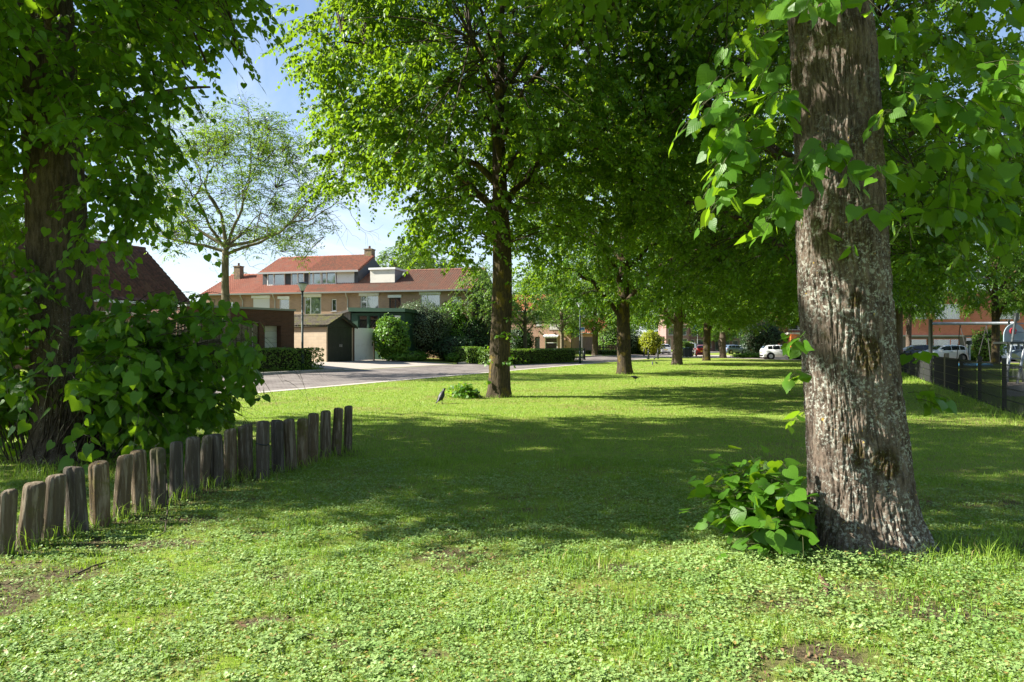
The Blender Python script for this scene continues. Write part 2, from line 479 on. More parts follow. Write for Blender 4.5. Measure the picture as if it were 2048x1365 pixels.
# ------------------------------------------------------------------ trunks
def trunk_np(path, radius, z0, z1, nt, nz, amp, seed, flare=0.30, cells=7.0, zst=1.5, butt=0.07):
    """path(z)->(x,y), radius(z); furrowed bark is real relief"""
    th = np.linspace(0, 2 * pi, nt, endpoint=False)[None, :]
    z = np.linspace(z0, z1, nz)[:, None]
    r0 = np.array([radius(q) for q in z[:, 0]])[:, None]
    hz = np.maximum(z - z0 - 0.12, 0)
    r = r0 * (1 + flare * np.exp(-hz / 0.22) + butt * np.exp(-hz / 0.5) * (np.cos(4 * th + seed) + 0.6 * np.cos(7 * th + 2.1 * seed)))
    r = r * (1 + 0.05 * perlin(np.cos(th) * 1.3 + seed, np.sin(th) * 1.3, z * 0.9))
    wob = 0.18 * perlin(np.cos(th) * 2, np.sin(th) * 2, z * 1.7 + seed)
    ca, sa = np.cos(th + wob) * cells, np.sin(th + wob) * cells
    n1 = perlin(ca, sa, z * zst + seed); n2 = perlin(ca * 2.1 + 5, sa * 2.1, z * zst * 2.2 + seed)
    n3 = perlin(ca * 5 + 3, sa * 5, z * zst * 9)
    ridge = 1 - np.minimum(1, np.abs(n1) * 2.6) * 0.65 - np.minimum(1, np.abs(n2) * 2.2) * 0.4
    r = r - amp * (ridge - 0.35) + amp * 0.30 * n3
    P = np.array([path(q) for q in z[:, 0]])
    V = np.stack([P[:, 0:1] + r * np.cos(th), P[:, 1:2] + r * np.sin(th), np.broadcast_to(z, r.shape)], -1).reshape(-1, 3)
    i = np.arange(nz - 1)[:, None] * nt; k = np.arange(nt)[None, :]; k2 = (k + 1) % nt
    F = np.stack([i + k, i + k2, i + nt + k2, i + nt + k], -1).reshape(-1, 4)
    return V, F


def bez(a, b, c, d, n):
    t = np.linspace(0, 1, n)[:, None]
    return (1 - t) ** 3 * a + 3 * (1 - t) ** 2 * t * b + 3 * (1 - t) * t * t * c + t ** 3 * d


# ------------------------------------------------------------------ lime trees
def make_lime(seed, H=15.5, zb=4.3, R=5.6, clumps=520, per=6, nleaf=22, leaf=0.115, kind='oval', trunk_r=0.36,
              nt=72, nz=220, amp=0.014, bark='bark_olive', lean=(0, 0), shape=None, limbs=None, leafmat='lime', ry=1.0, low=0.0, base_r=None, trunk_top=None, cells=7.0):
    r = np.random.default_rng(seed)
    path = lambda z: (lean[0] * z + 0.05 * sin(z * 0.8 + seed), lean[1] * z + 0.05 * cos(z * 0.7 + seed))
    top = trunk_top or H * 0.82
    rad = lambda z: trunk_r * max(0.12, 1 - 0.03 * z - (0.65 * max(0, z - zb) / (top - zb)))
    tr = NB()
    V, F = trunk_np(path, rad, -0.15, top, nt, nz, amp, seed, cells=cells)
    tr.add(V, [F])
    # limbs
    nodes = [np.array([*path(z), z]) for z in np.linspace(zb - 0.3, top, 16)]; nrad = [rad(z) * 0.5 for z in np.linspace(zb - 0.3, top, 16)]
    if limbs is None:
        limbs = [(zb - 0.5 + (top - zb) * 0.8 * (k / 13) ** 1.1, (k * 2.399 + seed) % (2 * pi), R * (0.85 - 0.4 * k / 13), 0.75) for k in range(14)]
    for z0, az, ln, rise in limbs:
        p = np.array([*path(z0), z0]); d = np.array([cos(az), sin(az), 0])
        e = p + d * ln + np.array([0, 0, ln * rise * r.uniform(.55, .9)])
        side = np.cross(d, [0, 0, 1]) * r.normal(0, .35)
        C = bez(p, p + d * ln * .22 + np.array([0, 0, ln * .42 * rise / .75]), p + d * ln * .6 + np.array([0, 0, ln * .75 * rise]) + side, e, 12)
        C[1:-1] += r.normal(0, 0.05, (10, 3))
        rr = np.linspace(min(0.5 * rad(z0), 0.13), 0.022, 12)
        V, F = tube_np(C, rr, 8); tr.add(V, [F])
        nodes += list(C[2:]); nrad += list(rr[2:])
    nodes = np.array(nodes)
    # clumps of foliage in the crown's envelope
    n = clumps * 4
    h = r.uniform(0, 1, n) ** 1.05
    prof = np.where(h < 0.30, ((h + 0.14) / 0.44) ** 0.42, np.sqrt(np.maximum(0, 1 - ((h - 0.30) / 0.70) ** 2.1)))
    keep = r.uniform(0, 1, n) < prof ** 1.5
    h, prof = h[keep][:clumps], prof[keep][:clumps]
    az = r.uniform(0, 2 * pi, len(h)); z = zb + 0.4 + h * (H - zb)
    lob = 1 + 0.22 * perlin(np.cos(az) * 1.6 + seed, np.sin(az) * 1.6, z * 0.35) + 0.10 * perlin(np.cos(az) * 4, np.sin(az) * 4 + seed, z * 0.9)
    f = r.uniform(0, 1, len(h)) ** 0.40
    rr = R * prof * lob * f
    z = z + low * (1 - f) * (1 - h) * 1.5
    C = np.column_stack([np.cos(az) * rr, np.sin(az) * rr * ry, z])
    px, py = zip(*[path(q) for q in z]); C[:, 0] += px; C[:, 1] += py
    if shape is not None: C = C[shape(C)]
    br = NB()
    ok = []
    for c in C:
        d = np.linalg.norm(nodes - c, axis=1) + 0.5 * np.maximum(0, nodes[:, 2] - c[2])
        j = int(np.argmin(d)); a = nodes[j]; L = np.linalg.norm(c - a)
        ok.append(L < 3.2)
        if L > 3.2: continue
        o = a + (c - a) * .5 + np.array([0, 0, .22 * L]) + r.normal(0, .06 * L, 3)
        q = bez(a, a + (o - a) * .7, o, c, 6)
        V, F = tube_np(q, np.linspace(min(0.02, 0.007 + 0.007 * L), 0.005, 6), 4); br.add(V, [F])
    C = C[np.array(ok)]
    K = len(C) * per
    st = np.repeat(C, per, 0) + r.normal(0, 0.22, (K, 3)) * np.array([1, 1, .8])
    out = np.repeat(C, per, 0).copy(); out[:, 2] = 0; out = unit(out)
    dirs = out * 0.55 + r.normal(0, 0.75, (K, 3)) * np.array([1, 1, 0.4]) + np.array([0, 0, 0.05])
    P, D, Nn, S, tw = sprays(st, dirs, r.uniform(.45, .95, K), nleaf, 0.65, leaf, r)
    strips(br, tw, 0.006)
    V, polys, uv = place_leaves(kind, P, D, Nn, S, r)
    crown = mesh_data('crown', V, polys, M[leafmat], False, uv if kind == 'lime' else None)
    return dict(trunk=tr.data('trunk', M[bark], True), branches=br.data('branches', M['twig'], True), crown=crown, n=len(P))


def place_tree(parts, label, loc, rotz=0.0, scale=(1, 1, 1), group='lime trees on the lawn', name='lime_tree', cat='tree'):
    root = thing(name, label, cat, loc, rotz, group)
    root.scale = scale
    for k in ('trunk', 'branches', 'crown'):
        link(k, parts[k], root)
    return root


def shoots(root, name, starts, dirs, L, nleaf, droop, size, seed, leafmat='lime_near', kind='lime', twig=0.0035, hang=0.55, keep=None, tilt=0.5):
    """leafy shoots as one part of a tree: leaves and their green twigs"""
    r = np.random.default_rng(seed)
    P, D, Nn, S, tw = sprays(starts, dirs, L, nleaf, droop, size, r, hang=hang, petiole=0.45, tilt=tilt)
    if keep is not None:
        k = keep(P); P, D, Nn, S = P[k], D[k], Nn[k], S[k]
    V, polys, uv = place_leaves(kind, P, D, Nn, S, r)
    me = mesh_data(name, V, polys, M[leafmat], False, uv if kind == 'lime' else None)
    o = link(name, me, root); o['kind'] = 'stuff'
    nb = NB(); strips(nb, tw, twig)
    # leaf stalks
    st = np.stack([P - D * (0.5 * S)[:, None], P], 1); strips(nb, st, 0.0016)
    s = link('shoots', nb.data('shoots', M['green_twig']), o)
    return o


# the rows: T along the road, R beside the play area
T2xy = (-0.33, 19.6)


def gap(C):
    """the sky shows under and beside the second lime's drooping left limbs"""
    x, y, z = C[:, 0] + T2xy[0], C[:, 1] + T2xy[1], C[:, 2]
    px = CX + FPX * x / y; py = HY - FPX * (z - EYE) / y
    a = ((px > 672) & (px < 830) & (py > 372))
    b = (px < 690) & (py > 415)
    c = (np.abs(px - 995) < 62) & (y < T2xy[1] - .1) & (py > -250) & (np.sin(py * 1.7 + px) < .75)
    return ~(a | b | c | (px < 632 - 25 * np.sin(py * .02)))


limeA = make_lime(5, H=17.0, zb=3.9, R=6.3, clumps=1250, per=6, nleaf=23, leaf=0.138, trunk_r=0.305, nt=140, nz=420, amp=0.016, shape=gap,
                  limbs=[(5.0, 2.65, 5.2, .62), (5.1, 0.5, 3.6, .95), (7.4, 3.5, 4.8, .7), (7.0, 5.3, 4.5, .6), (7.8, 1.6, 4.4, .7), (8.6, 0.1, 4.4, .8), (8.9, 2.4, 4.2, .9),
                         (9.6, 4.2, 4.2, .7), (10.4, 5.9, 3.8, .8), (10.9, 1.0, 3.6, .8), (11.4, 3.0, 3.4, .9), (12.0, 4.8, 3.0, .8), (6.2, 4.6, 4.8, .55), (6.0, 3.0, 5.0, .5), (6.3, 6.0, 4.6, .5)])
limeB = make_lime(9, H=16.2, zb=3.2, R=6.4, clumps=850, per=6, nleaf=20, leaf=0.145, trunk_r=0.36, nt=64, nz=160, amp=0.014, bark='bark_olive')
limeC = make_lime(14, H=15.8, zb=2.9, R=6.5, clumps=850, per=6, nleaf=20, leaf=0.145, trunk_r=0.37, nt=64, nz=160, amp=0.014, bark='bark_dark')

t2 = place_tree(limeA, 'olive-barked lime tree at mid lawn with a young clump at its foot', (*T2xy, 0))
# sprigs on its trunk and at its foot
r_ = np.random.default_rng(21)
K = 16; a = r_.uniform(3.6, 6.0, K)
st = np.column_stack([0.34 * np.cos(a), 0.34 * np.sin(a), r_.uniform(0.5, 3.4, K)])
shoots(t2, 'trunk_shoots', st, np.column_stack([np.cos(a), np.sin(a), r_.uniform(-.1, .6, K)]), r_.uniform(.15, .4, K), 6, 0.5, 0.11, 31)
K = 60; a = r_.uniform(2.4, 4.4, K)
st = np.column_stack([-0.50 + 0.25 * np.cos(a), -0.1 + 0.2 * np.sin(a), np.full(K, 0.02)])
shoots(t2, 'basal_shoots', st, np.column_stack([np.cos(a), np.sin(a) * .6, r_.uniform(.3, 1.3, K)]), r_.uniform(.4, 1.05, K), 9, 0.35, 0.13, 32)

place_tree(limeB, 'lime tree whose trunk stands just beyond the dark bird on the lawn', (wx(1248, 35.0), 35.0, 0), 0.4)
place_tree(limeC, 'lime tree with a wide flared foot in front of the far hatchbacks', (wx(1355, 51.0), 51.0, 0), 2.0)
place_tree(limeB, 'lime tree right of the red car, second last of the road row', (wx(1413, 64.5), 64.5, 0), 3.1, (.96, .96, .95))
place_tree(limeC, 'farthest lime of the road row, its trunk wrapped in leafy shoots', (wx(1446, 77.0), 77.0, 0), 4.4, (.97, .97, .93))
rows = [(8.75, 19.4, limeC, 5.2, 'lime tree hidden behind the broad lichened trunk, its crown showing above it'),
        (15.3, 34.0, limeB, 1.9, 'lime tree of the play area row with dark crown above the far lawn'),
        (21.6, 48.0, limeC, 0.7, 'lime tree of the play area row with crown over the white hatchback'),
        (28.6, 63.5, limeB, 5.0, 'lime tree near the white hatchback at the end of the lawn')]
for x, y, v, rz, lb in rows:
    place_tree(v, lb, (x, y, 0), rz, (1, 1, 1))
# trees in and beyond the play area
place_tree(limeC, 'dark-trunked lime behind the swing post by the mesh fence', (wx(1797, 46), 46, 0), 1.2, (.65, .65, 1.15), 'trees beyond the play area')
place_tree(limeB, 'broad lime in front of the red brick building behind the climbing frame', (wx(1990, 53), 53, 0), 2.2, (.8, .8, 1.15), 'trees beyond the play area')
place_tree(limeB, 'lime tree over the parked white cars beside the red brick building', (wx(2110, 66), 66, 0), 0.2, (.9, .9, 1.3), 'trees beyond the play area')
place_tree(limeC, 'lime tree beyond the swing end post close to the lichened trunk', (wx(1818, 72), 72, 0), 3.3, (.75, .75, 1.4), 'trees beyond the play area')

# the big near tree with lichened bark
R1 = (2.60, 5.05)
pathR = lambda z: (0.0 - 0.070 * z + 0.012 * sin(z * 2.1), 0.03 * sin(z * 1.3))
radR = lambda z: 0.345 - 0.018 * z + 0.012 * exp_(-z)
exp_ = math.exp
r1 = thing('lime_tree', 'big near lime with grey lichen-crusted trunk and large bright leaves', 'tree', (*R1, 0), 0, 'lime trees on the lawn')
V, F = trunk_np(pathR, radR, -0.12, 7.5, 560, 1500, 0.021, 4.0, flare=0.26, cells=8.0, zst=3.2, butt=0.075)
th_ = np.arctan2(V[:, 1], V[:, 0]); V[:, :2] *= (1 + (.20 * np.exp(-((th_ + .45) / .28) ** 2) + .10 * np.exp(-((th_ + 1.5) / .25) ** 2)) * np.exp(-np.maximum(V[:, 2], 0) / .20))[:, None]
me = NB().add(V, [F]).data('trunk', M['bark_big'], True)
sw = np.zeros(len(V)); wob_ = fbm(V[:, 0] * 6, V[:, 1] * 6, V[:, 2] * 4, 4)
for px_, py_, rx_, rz_ in ((1742, 705, .085, .13), (1715, 600, .04, .06), (1772, 925, .09, .11), (1722, 915, .03, .09), (1700, 880, .03, .04)):
    cx_, cz_ = wx(px_, 4.74) - R1[0], wz(py_, 4.74)
    q_ = ((V[:, 0] - cx_) / rx_) ** 2 + ((V[:, 2] - cz_) / rz_) ** 2
    sw = np.maximum(sw, np.clip(1.5 - q_ + .8 * wob_, 0, 1) * (V[:, 1] < 0))
at_ = me.attributes.new('stain', 'FLOAT', 'POINT'); at_.data.foreach_set('value', sw.astype(np.float32))
link('trunk', me, r1)
up = make_lime(23, H=13.5, zb=4.7, R=4.6, clumps=300, per=6, nleaf=16, leaf=0.14, trunk_r=0.28, nt=24, nz=40, lean=(-0.06, 0))
link('branches', up['branches'], r1); link('crown', up['crown'], r1)
lt = NB()
for z0, az, ln in ((4.3, 0.2, 3.0), (3.9, 2.7, 2.6), (3.6, 1.2, 3.0), (4.6, 4.0, 3.2), (5.2, 5.4, 3.2), (5.5, 2.0, 3.2)):
    p = np.array([*pathR(z0), z0]); d = np.array([cos(az), sin(az), 0])
    V, F = tube_np(bez(p, p + d * ln * .3 + [0, 0, .35 * ln], p + d * ln * .65 + [0, 0, .5 * ln], p + d * ln + [0, 0, .45 * ln], 12), np.linspace(.045, .012, 12), 8); lt.add(V, [F])
link('limbs', lt.data('limbs', M['bark_dark'], True), r1)


def at_local(px, py, d, o):
    return np.array([wx(px, d) - o[0], d - o[1], wz(py, d)])


r_ = np.random.default_rng(41)
# leafy shoots out of the trunk: (px, py, depth, how many, spread in px x / y)
S_, D_, L_ = [], [], []
for px, py, d, n, sx, sy in ((1500, 300, 4.55, 13, 55, 95), (1590, 420, 4.62, 4, 22, 60), (1555, 110, 4.8, 5, 80, 50), (1690, 330, 4.55, 5, 70, 40), (1830, 240, 4.7, 9, 65, 50),
                             (1985, 200, 4.5, 7, 45, 45), (1735, 460, 4.58, 1, 20, 15), (1900, 400, 5.4, 12, 80, 70), (1970, 330, 5.8, 12, 80, 80), (1880, 100, 5.6, 14, 120, 70), (1660, 5, 4.5, 6, 60, 15), (1990, 440, 5.8, 7, 50, 50)):
    for _ in range(int(n * 1.4)):
        c = at_local(px + r_.normal(0, sx * .6), py - 40 + r_.normal(0, sy * .6), d + r_.normal(0, .12), R1)
        S_.append(c); D_.append(unit(np.array([c[0] + 0.1, c[1], 0])) * 0.7 + np.array([r_.normal(0, .4), r_.normal(0, .3) - .2, r_.uniform(-.3, .3)])); L_.append(r_.uniform(.25, .55))
shoots(r1, 'trunk_shoots', np.array(S_), np.array(D_), np.array(L_), 7, 0.75, 0.145, 42, hang=0.95, tilt=0.9)
S_, D_, L_ = [], [], []
for px, py, d, n, sx, sy in ((1616, 672, 4.66, 3, 3, 14), (1620, 745, 4.68, 2, 3, 8), (1622, 815, 4.7, 1, 3, 3), (1812, 700, 5.0, 1, 5, 5), (1830, 790, 5.0, 4, 20, 12), (1720, 500, 4.66, 1, 4, 6)):
    for _ in range(n):
        c = at_local(px + r_.normal(0, sx * .6), py + r_.normal(0, sy * .6), d, R1)
        S_.append(c); D_.append(unit(np.array([c[0], 0, 0.0])) * 0.8 + np.array([0, -.2, r_.uniform(-.1, .4)])); L_.append(r_.uniform(.12, .20))
shoots(r1, 'sprigs', np.array(S_), np.array(D_), np.array(L_), 4, 0.5, 0.115, 44, hang=0.6, tilt=0.7)
K = 92; a = r_.uniform(2.2, 4.5, K)
st = np.column_stack([-0.47 + 0.06 * np.cos(a), -0.05 + 0.2 * np.sin(a), r_.uniform(.05, .3, K)])
shoots(r1, 'basal_shoots', st, np.column_stack([-r_.uniform(.3, 1.15, K), r_.normal(-.18, .28, K), r_.uniform(.3, 1.25, K)]), r_.uniform(.45, .92, K), 7, 0.30, 0.135, 43, hang=0.45, tilt=0.7, keep=lambda P: (P[:, 0] < -.42) & (P[:, 1] > -.62))

# the near tree of the road row, dark and clothed in shoots
T1 = (-5.92, 9.0)
pathT = lambda z: (0.06 - 0.045 * z, 0.02 * sin(z))
radT = lambda z: 0.39 - 0.014 * z
t1 = thing('lime_tree', 'dark-trunked lime with leafy shoots to the ground behind the log posts', 'tree', (*T1, 0), 0, 'lime trees on the lawn')
V, F = trunk_np(pathT, radT, -0.12, 8.5, 300, 760, 0.014, 7.0, flare=0.40, cells=9.0)
link('trunk', NB().add(V, [F]).data('trunk', M['bark_dark'], True), t1)


def shapeT(C):
    x, y, z = C[:, 0] + T1[0], C[:, 1] + T1[1], C[:, 2]
    px = CX + FPX * x / np.maximum(y, 1); py = HY - FPX * (z - EYE) / np.maximum(y, 1)
    cut = ((px > 455) & (py > -120)) | ((px > 265) & (py > 85)) | ((px > 30) & (px < 190) & (py > 150) & (y < 9.2)) | (px > 520) & (py > -600)
    return ~(cut & (y > 3)) & (y > 5.3)


up = make_lime(33, H=14.5, zb=3.1, R=4.5, clumps=760, per=6, nleaf=16, leaf=0.125, kind='lime', trunk_r=0.3, nt=24, nz=40, leafmat='lime_near', shape=shapeT, lean=(-.045, 0), low=0.4)
link('branches', up['branches'], t1); link('crown', up['crown'], t1)
lt = NB()
for z0, az, ln in ((4.0, 0.5, 1.9), (4.3, 3.2, 3.2), (4.6, 5.3, 3.0), (5.2, 1.5, 3.0), (5.6, 4.3, 3.0)):
    p = np.array([*pathT(z0), z0]); d = np.array([cos(az), sin(az), 0])
    V, F = tube_np(bez(p, p + d * ln * .3 + [0, 0, .35 * ln], p + d * ln * .65 + [0, 0, .6 * ln], p + d * ln + [0, 0, .65 * ln], 12), np.linspace(.08, .015, 12), 8); lt.add(V, [F])
link('limbs', lt.data('limbs', M['bark_dark'], True), t1)
r_ = np.random.default_rng(51)
S_, D_, L_ = [], [], []
# hanging around the trunk, above the house roof
for px, py, d, n, sx, sy in ((235, 300, 8.5, 34, 60, 100), (255, 430, 8.5, 24, 50, 55), (170, 160, 8.3, 24, 90, 70), (30, 330, 8.6, 30, 40, 160), (25, 560, 8.6, 34, 30, 110), (15, 640, 8.4, 22, 22, 70), (18, 760, 8.5, 16, 26, 90),
                             (310, 200, 8.2, 8, 30, 60), (190, 520, 8.45, 5, 25, 50), (185, 430, 8.4, 6, 25, 40), (20, 150, 8.8, 24, 40, 110)):
    for _ in range(int(n * 1.8)):
        c = at_local(px + r_.normal(0, sx * .6), py - 30 + r_.normal(0, sy * .6), d + r_.normal(0, .3), T1)
        S_.append(c); D_.append(np.array([np.sign(c[0]) * .4 + r_.normal(0, .5), r_.normal(0, .4) - .2, r_.uniform(-.4, .3)])); L_.append(r_.uniform(.3, .75))
shoots(t1, 'trunk_shoots', np.array(S_), np.array(D_), np.array(L_), 9, 0.7, 0.12, 52, hang=0.9, tilt=0.7)
# the thicket round its foot, arching to the right
K = 165
a = np.where(r_.uniform(0, 1, K) < 0.86, r_.normal(-0.15, 0.55, K), r_.uniform(2.4, 4.2, K))
st = np.column_stack([0.35 * np.cos(a) + r_.normal(0, .2, K), 0.3 * np.sin(a) + r_.normal(0, .2, K) - .1, r_.uniform(0.0, 0.3, K)])
rs = r_.uniform(0, 1, K)
reach = np.where(np.cos(a) > 0, 0.5 + 1.95 * r_.uniform(0, 1, K) ** .6, r_.uniform(.3, 1.0, K))
end = np.column_stack([st[:, 0] + np.cos(a) * reach, st[:, 1] + np.sin(a) * reach * .7, 0.15 + r_.uniform(0, 1, K) * (2.1 - 0.16 * np.maximum(0, reach))])
nb = NB(); S2, D2 = [], []
for p, e in zip(st, end):
    mid = p + (e - p) * .5 + np.array([0, 0, .35 + .25 * np.linalg.norm(e[:2] - p[:2])])
    C = bez(p, p + (mid - p) * .8, mid, e, 9)
    Vt, Ft = tube_np(C[:8], np.linspace(.009, .003, 8), 4); nb.add(Vt, [Ft])
    for j in (3, 4, 5, 6, 7, 8):
        S2.append(C[j]); D2.append((C[j] - C[j - 1]) / (np.linalg.norm(C[j] - C[j - 1]) + 1e-6) * .8 + r_.normal(0, .6, 3))
S3, D3 = [], []
for px_, py_, d_ in ((430, 600, 8.2), (452, 590, 8.3), (395, 590, 8.4), (500, 650, 8.1), (520, 690, 8.0), (495, 720, 8.1), (345, 585, 8.4), (300, 610, 8.3), (455, 700, 8.0), (250, 600, 8.4), (470, 640, 8.3), (420, 640, 8.0), (372, 622, 8.2)):
    e = at_local(px_, py_, d_, T1); p = np.array([.3, -.1, .25])
    C = bez(p, p + np.array([.25, 0, .8]), e + np.array([-.6, .1, .28]), e, 12)
    Vt, Ft = tube_np(C, np.linspace(.011, .003, 12), 4); nb.add(Vt, [Ft])
    for j in range(6, 12): S3.append(C[j]); D3.append((C[j] - C[j - 1]) / np.linalg.norm(C[j] - C[j - 1]) * .7 + r_.normal(0, .45, 3) + np.array([0, 0, -.25]))
S2, D2 = np.array(S2), np.array(D2)


def keep_bush(P):
    x, y, z = P[:, 0] + T1[0], P[:, 1] + T1[1], P[:, 2]
    px = CX + FPX * x / y; py = HY - FPX * (z - EYE) / y
    lim = np.interp(px, [0, 120, 220, 400, 470, 520, 560], [520, 590, 590, 700, 715, 720, 900]) + 50 * perlin(px / 42, py * 0, 3.3)
    return (z > 0.03) & (py > lim) & (px < 540) & ~((px > 70) & (px < 150 + 40 * perlin(py / 45, px * 0, 1.7)) & (r_.uniform(0, 1, len(px)) < .90) & (y < 9.3)) & ~((px > 470) & (py > 800))


b = shoots(t1, 'basal_shoots', S2, D2, r_.uniform(.2, .45, len(S2)), 5, 0.5, 0.155, 53, hang=0.7, keep=keep_bush)
shoots(t1, 'arching_shoots', np.array(S3), np.array(D3), r_.uniform(.18, .36, len(S3)), 5, 0.5, 0.15, 54, hang=0.8, tilt=0.7)
link('canes', nb.data('canes', M['twig'], True), t1)


# ------------------------------------------------------------------ the open-crowned tree by the garage
def make_open_tree(seed):
    r = np.random.default_rng(seed)
    tr = NB(); tips = []

    def grow(p, d, ln, rad, lv):
        n = 7; pts = [p]; q = p.copy(); dd = d.copy()
        for i in range(n - 1):
            dd = unit(dd + r.normal(0, .10 + .03 * lv, 3) + np.array([0, 0, .025 if lv < 3 else -.02]))
            q = q + dd * ln / (n - 1); pts.append(q)
        r1_ = rad * 0.62
        if lv >= 2 and min(t[2] for t in pts) < 5.3: return
        V, F = tube_np(np.array(pts), np.linspace(rad, r1_, n), 8 if lv < 2 else 5); tr.add(V, [F])
        if lv >= 3: tips.extend([(x, dd) for x in pts[2:]])
        if lv == 5: return
        for k in range(2 if lv < 4 else 3):
            az = r.uniform(0, 2 * pi); o = unit(np.cross(dd, [cos(az), sin(az), .3])); s = (0.62 if k else 0.36) + r.normal(0, .08)
            grow(q, unit(dd + o * s), ln * r.uniform(.68, .84), r1_ * (0.9 if k == 0 else .75), lv + 1)
        if lv in (1, 2, 3):
            j = r.integers(2, 5); o = unit(np.cross(dd, r.normal(0, 1, 3))); grow(pts[j], unit(dd * .5 + o * .8), ln * .6, r1_ * .6, lv + 2 if lv < 3 else 5)

    V, F = trunk_np(lambda z: (.04 * sin(z), 0), lambda z: .235 - .012 * z, -.1, 6.0, 48, 120, .006, seed); tr.add(V, [F])
    f = np.array([.04 * sin(5.9), 0, 5.9])
    for dx, dy, dz, ln, rad in ((-.80, .1, .50, 3.2, .10), (.85, -.1, .30, 3.0, .09), (-.05, .1, 1, 1.9, .13), (.3, .8, .6, 2.8, .085), (-.3, -.8, .6, 2.8, .08), (.45, .1, .8, 2.6, .09), (-.9, -.2, .34, 3.3, .085), (.92, .3, .42, 3.4, .085)):
        grow(f + np.array([0, 0, r.uniform(-.2, .3)]), unit(np.array([dx, dy, dz])), ln, rad, 1)
    nodes = np.array([t for t, _ in tips if t[2] > 5.2])
    n = 1150; q = unit(r.normal(0, 1, (n, 3))); q[:, 2] = np.where(q[:, 2] < -.8, -q[:, 2], q[:, 2])
    lob = 1 + .16 * perlin(q[:, 0] * 2.4, q[:, 1] * 2.4, q[:, 2] * 2.4 + seed)
    C = q * (lob * r.uniform(.25, 1, n) ** .42)[:, None] * np.array([5.3, 4.6, 4.2]) + np.array([.5, 0, 9.0]); C[:, 2] -= .07 * (np.hypot(C[:, 0], C[:, 1]) - 2).clip(0, 9)
    C = C[(C[:, 2] > 5.2) & (perlin(C[:, 0] * .55, C[:, 1] * .55, C[:, 2] * .7) > -.22)]
    br = NB(); keep_ = []
    for c in C:
        d = np.linalg.norm(nodes - c, axis=1) + .4 * np.maximum(0, nodes[:, 2] - c[2]); a_ = nodes[int(np.argmin(d))]; L = np.linalg.norm(c - a_); keep_.append(L < 3.4)
        if L >= 3.4: continue
        o = a_ + (c - a_) * .5 + np.array([0, 0, .1 * L]) + r.normal(0, .07 * L, 3)
        Vt, Ft = tube_np(bez(a_, a_ + (o - a_) * .7, o, c, 6), np.linspace(.006 + .008 * L, .005, 6), 4); br.add(Vt, [Ft])
    C = C[np.array(keep_)]; rep = 3; K = len(C) * rep
    st = np.repeat(C, rep, 0) + r.normal(0, .16, (K, 3)); di = r.normal(0, 1, (K, 3)) * np.array([1, 1, .35]) + np.array([0, 0, .1])
    P, D, Nn, S, tw = sprays(st, di, r.uniform(.4, .75, K), 12, .35, .15, r, hang=.3)
    strips(br, tw, .004)
    V, polys, uv = place_leaves('narrow', P, D, Nn, S * 1.3, r)
    return dict(trunk=tr.data('trunk', M['bark_smooth'], True), branches=br.data('branches', M['twig']), crown=mesh_data('crown', V, polys, M['locust']), n=len(P))


openT = make_open_tree(4)
ox, oy = wx(452, 31.9), 31.9
place_tree(openT, 'open-crowned tree with feathery leaves and bare forking limbs beside the brown garage', (ox, oy, gz(ox, oy)), 0.0, (.93, .93, .93), None, 'street_tree')

# light street trees behind the far hedge
streetT = make_lime(61, H=7.5, zb=2.7, R=2.5, clumps=150, per=5, nleaf=15, leaf=0.12, trunk_r=0.17, nt=40, nz=80, amp=.004, bark='bark_smooth', leafmat='street_leaf', kind='oval')
place_tree(streetT, 'lime tree beyond the dark-trunked one, mostly outside the view, shading it', (-14.4, 9.7, 0), 2.2, (1.75, 1.75, 1.9), 'lime trees on the lawn', 'lime_tree')  # tree added out of view so its crown shades the thicket and lawn
for px, d, rz, sc, lb in ((970, 54.5, 0.3, 1.0, 'slender pale-trunked street tree at the hedge end beside the terrace gable'),
                          (1051, 61.0, 2.0, 1.0, 'slender pale-trunked street tree behind the middle of the long hedge'),
                          (1123, 65.5, 4.0, 1.08, 'slender pale-trunked street tree before the shuttered brick house')):
    x = wx(px, d); place_tree(streetT, lb, (x, d, gz(x, d)), rz, (sc, sc, sc), 'young street trees behind the hedge', 'street_tree')
x = wx(1190, 82); place_tree(limeC, 'stout lime tree beside the board fence across the road', (x, 82, gz(x, 82)), 2.6, (.95, .95, .85), 'far trees behind the houses')

# trees behind the houses and at the far end
far = [(484, 84, 'round green tree behind the red roof ridge', .62, limeC), (815, 78, 'pale leafy tree rising behind the brown terrace roof', .80, limeB), (860, 92, 'tall tree behind the terrace end chimney', .95, limeC),
       (1085, 118, 'broad tree rising behind the second terrace', .9, limeB), (1240, 130, 'tall tree behind the board fence', .95, limeC), (1330, 165, 'far tree above the purple brick houses', .9, limeB),
       (1440, 150, 'far tree between the purple brick houses', .8, limeC), (1530, 100, 'tree beside the ivy clad wall', .85, limeB), (1640, 110, 'tree behind the balcony block', 1.0, limeC),
       (1740, 118, 'tree left of the red brick building', 1.0, limeB), (2080, 112, 'tall tree above the red brick building roof', 1.15, limeC), (150, 58, 'tree behind the dark tiled roof', .72, limeB), (20, 40, 'leafy tree at the road beyond the near lime', .6, limeC)]
for i, (px, d, lb, sc, v) in enumerate(far):
    x = wx(px, d); place_tree(v, lb, (x, d, gz(x, d) - .05), i * 1.7, (sc, sc, sc), 'far trees behind the houses', 'leafy_tree')


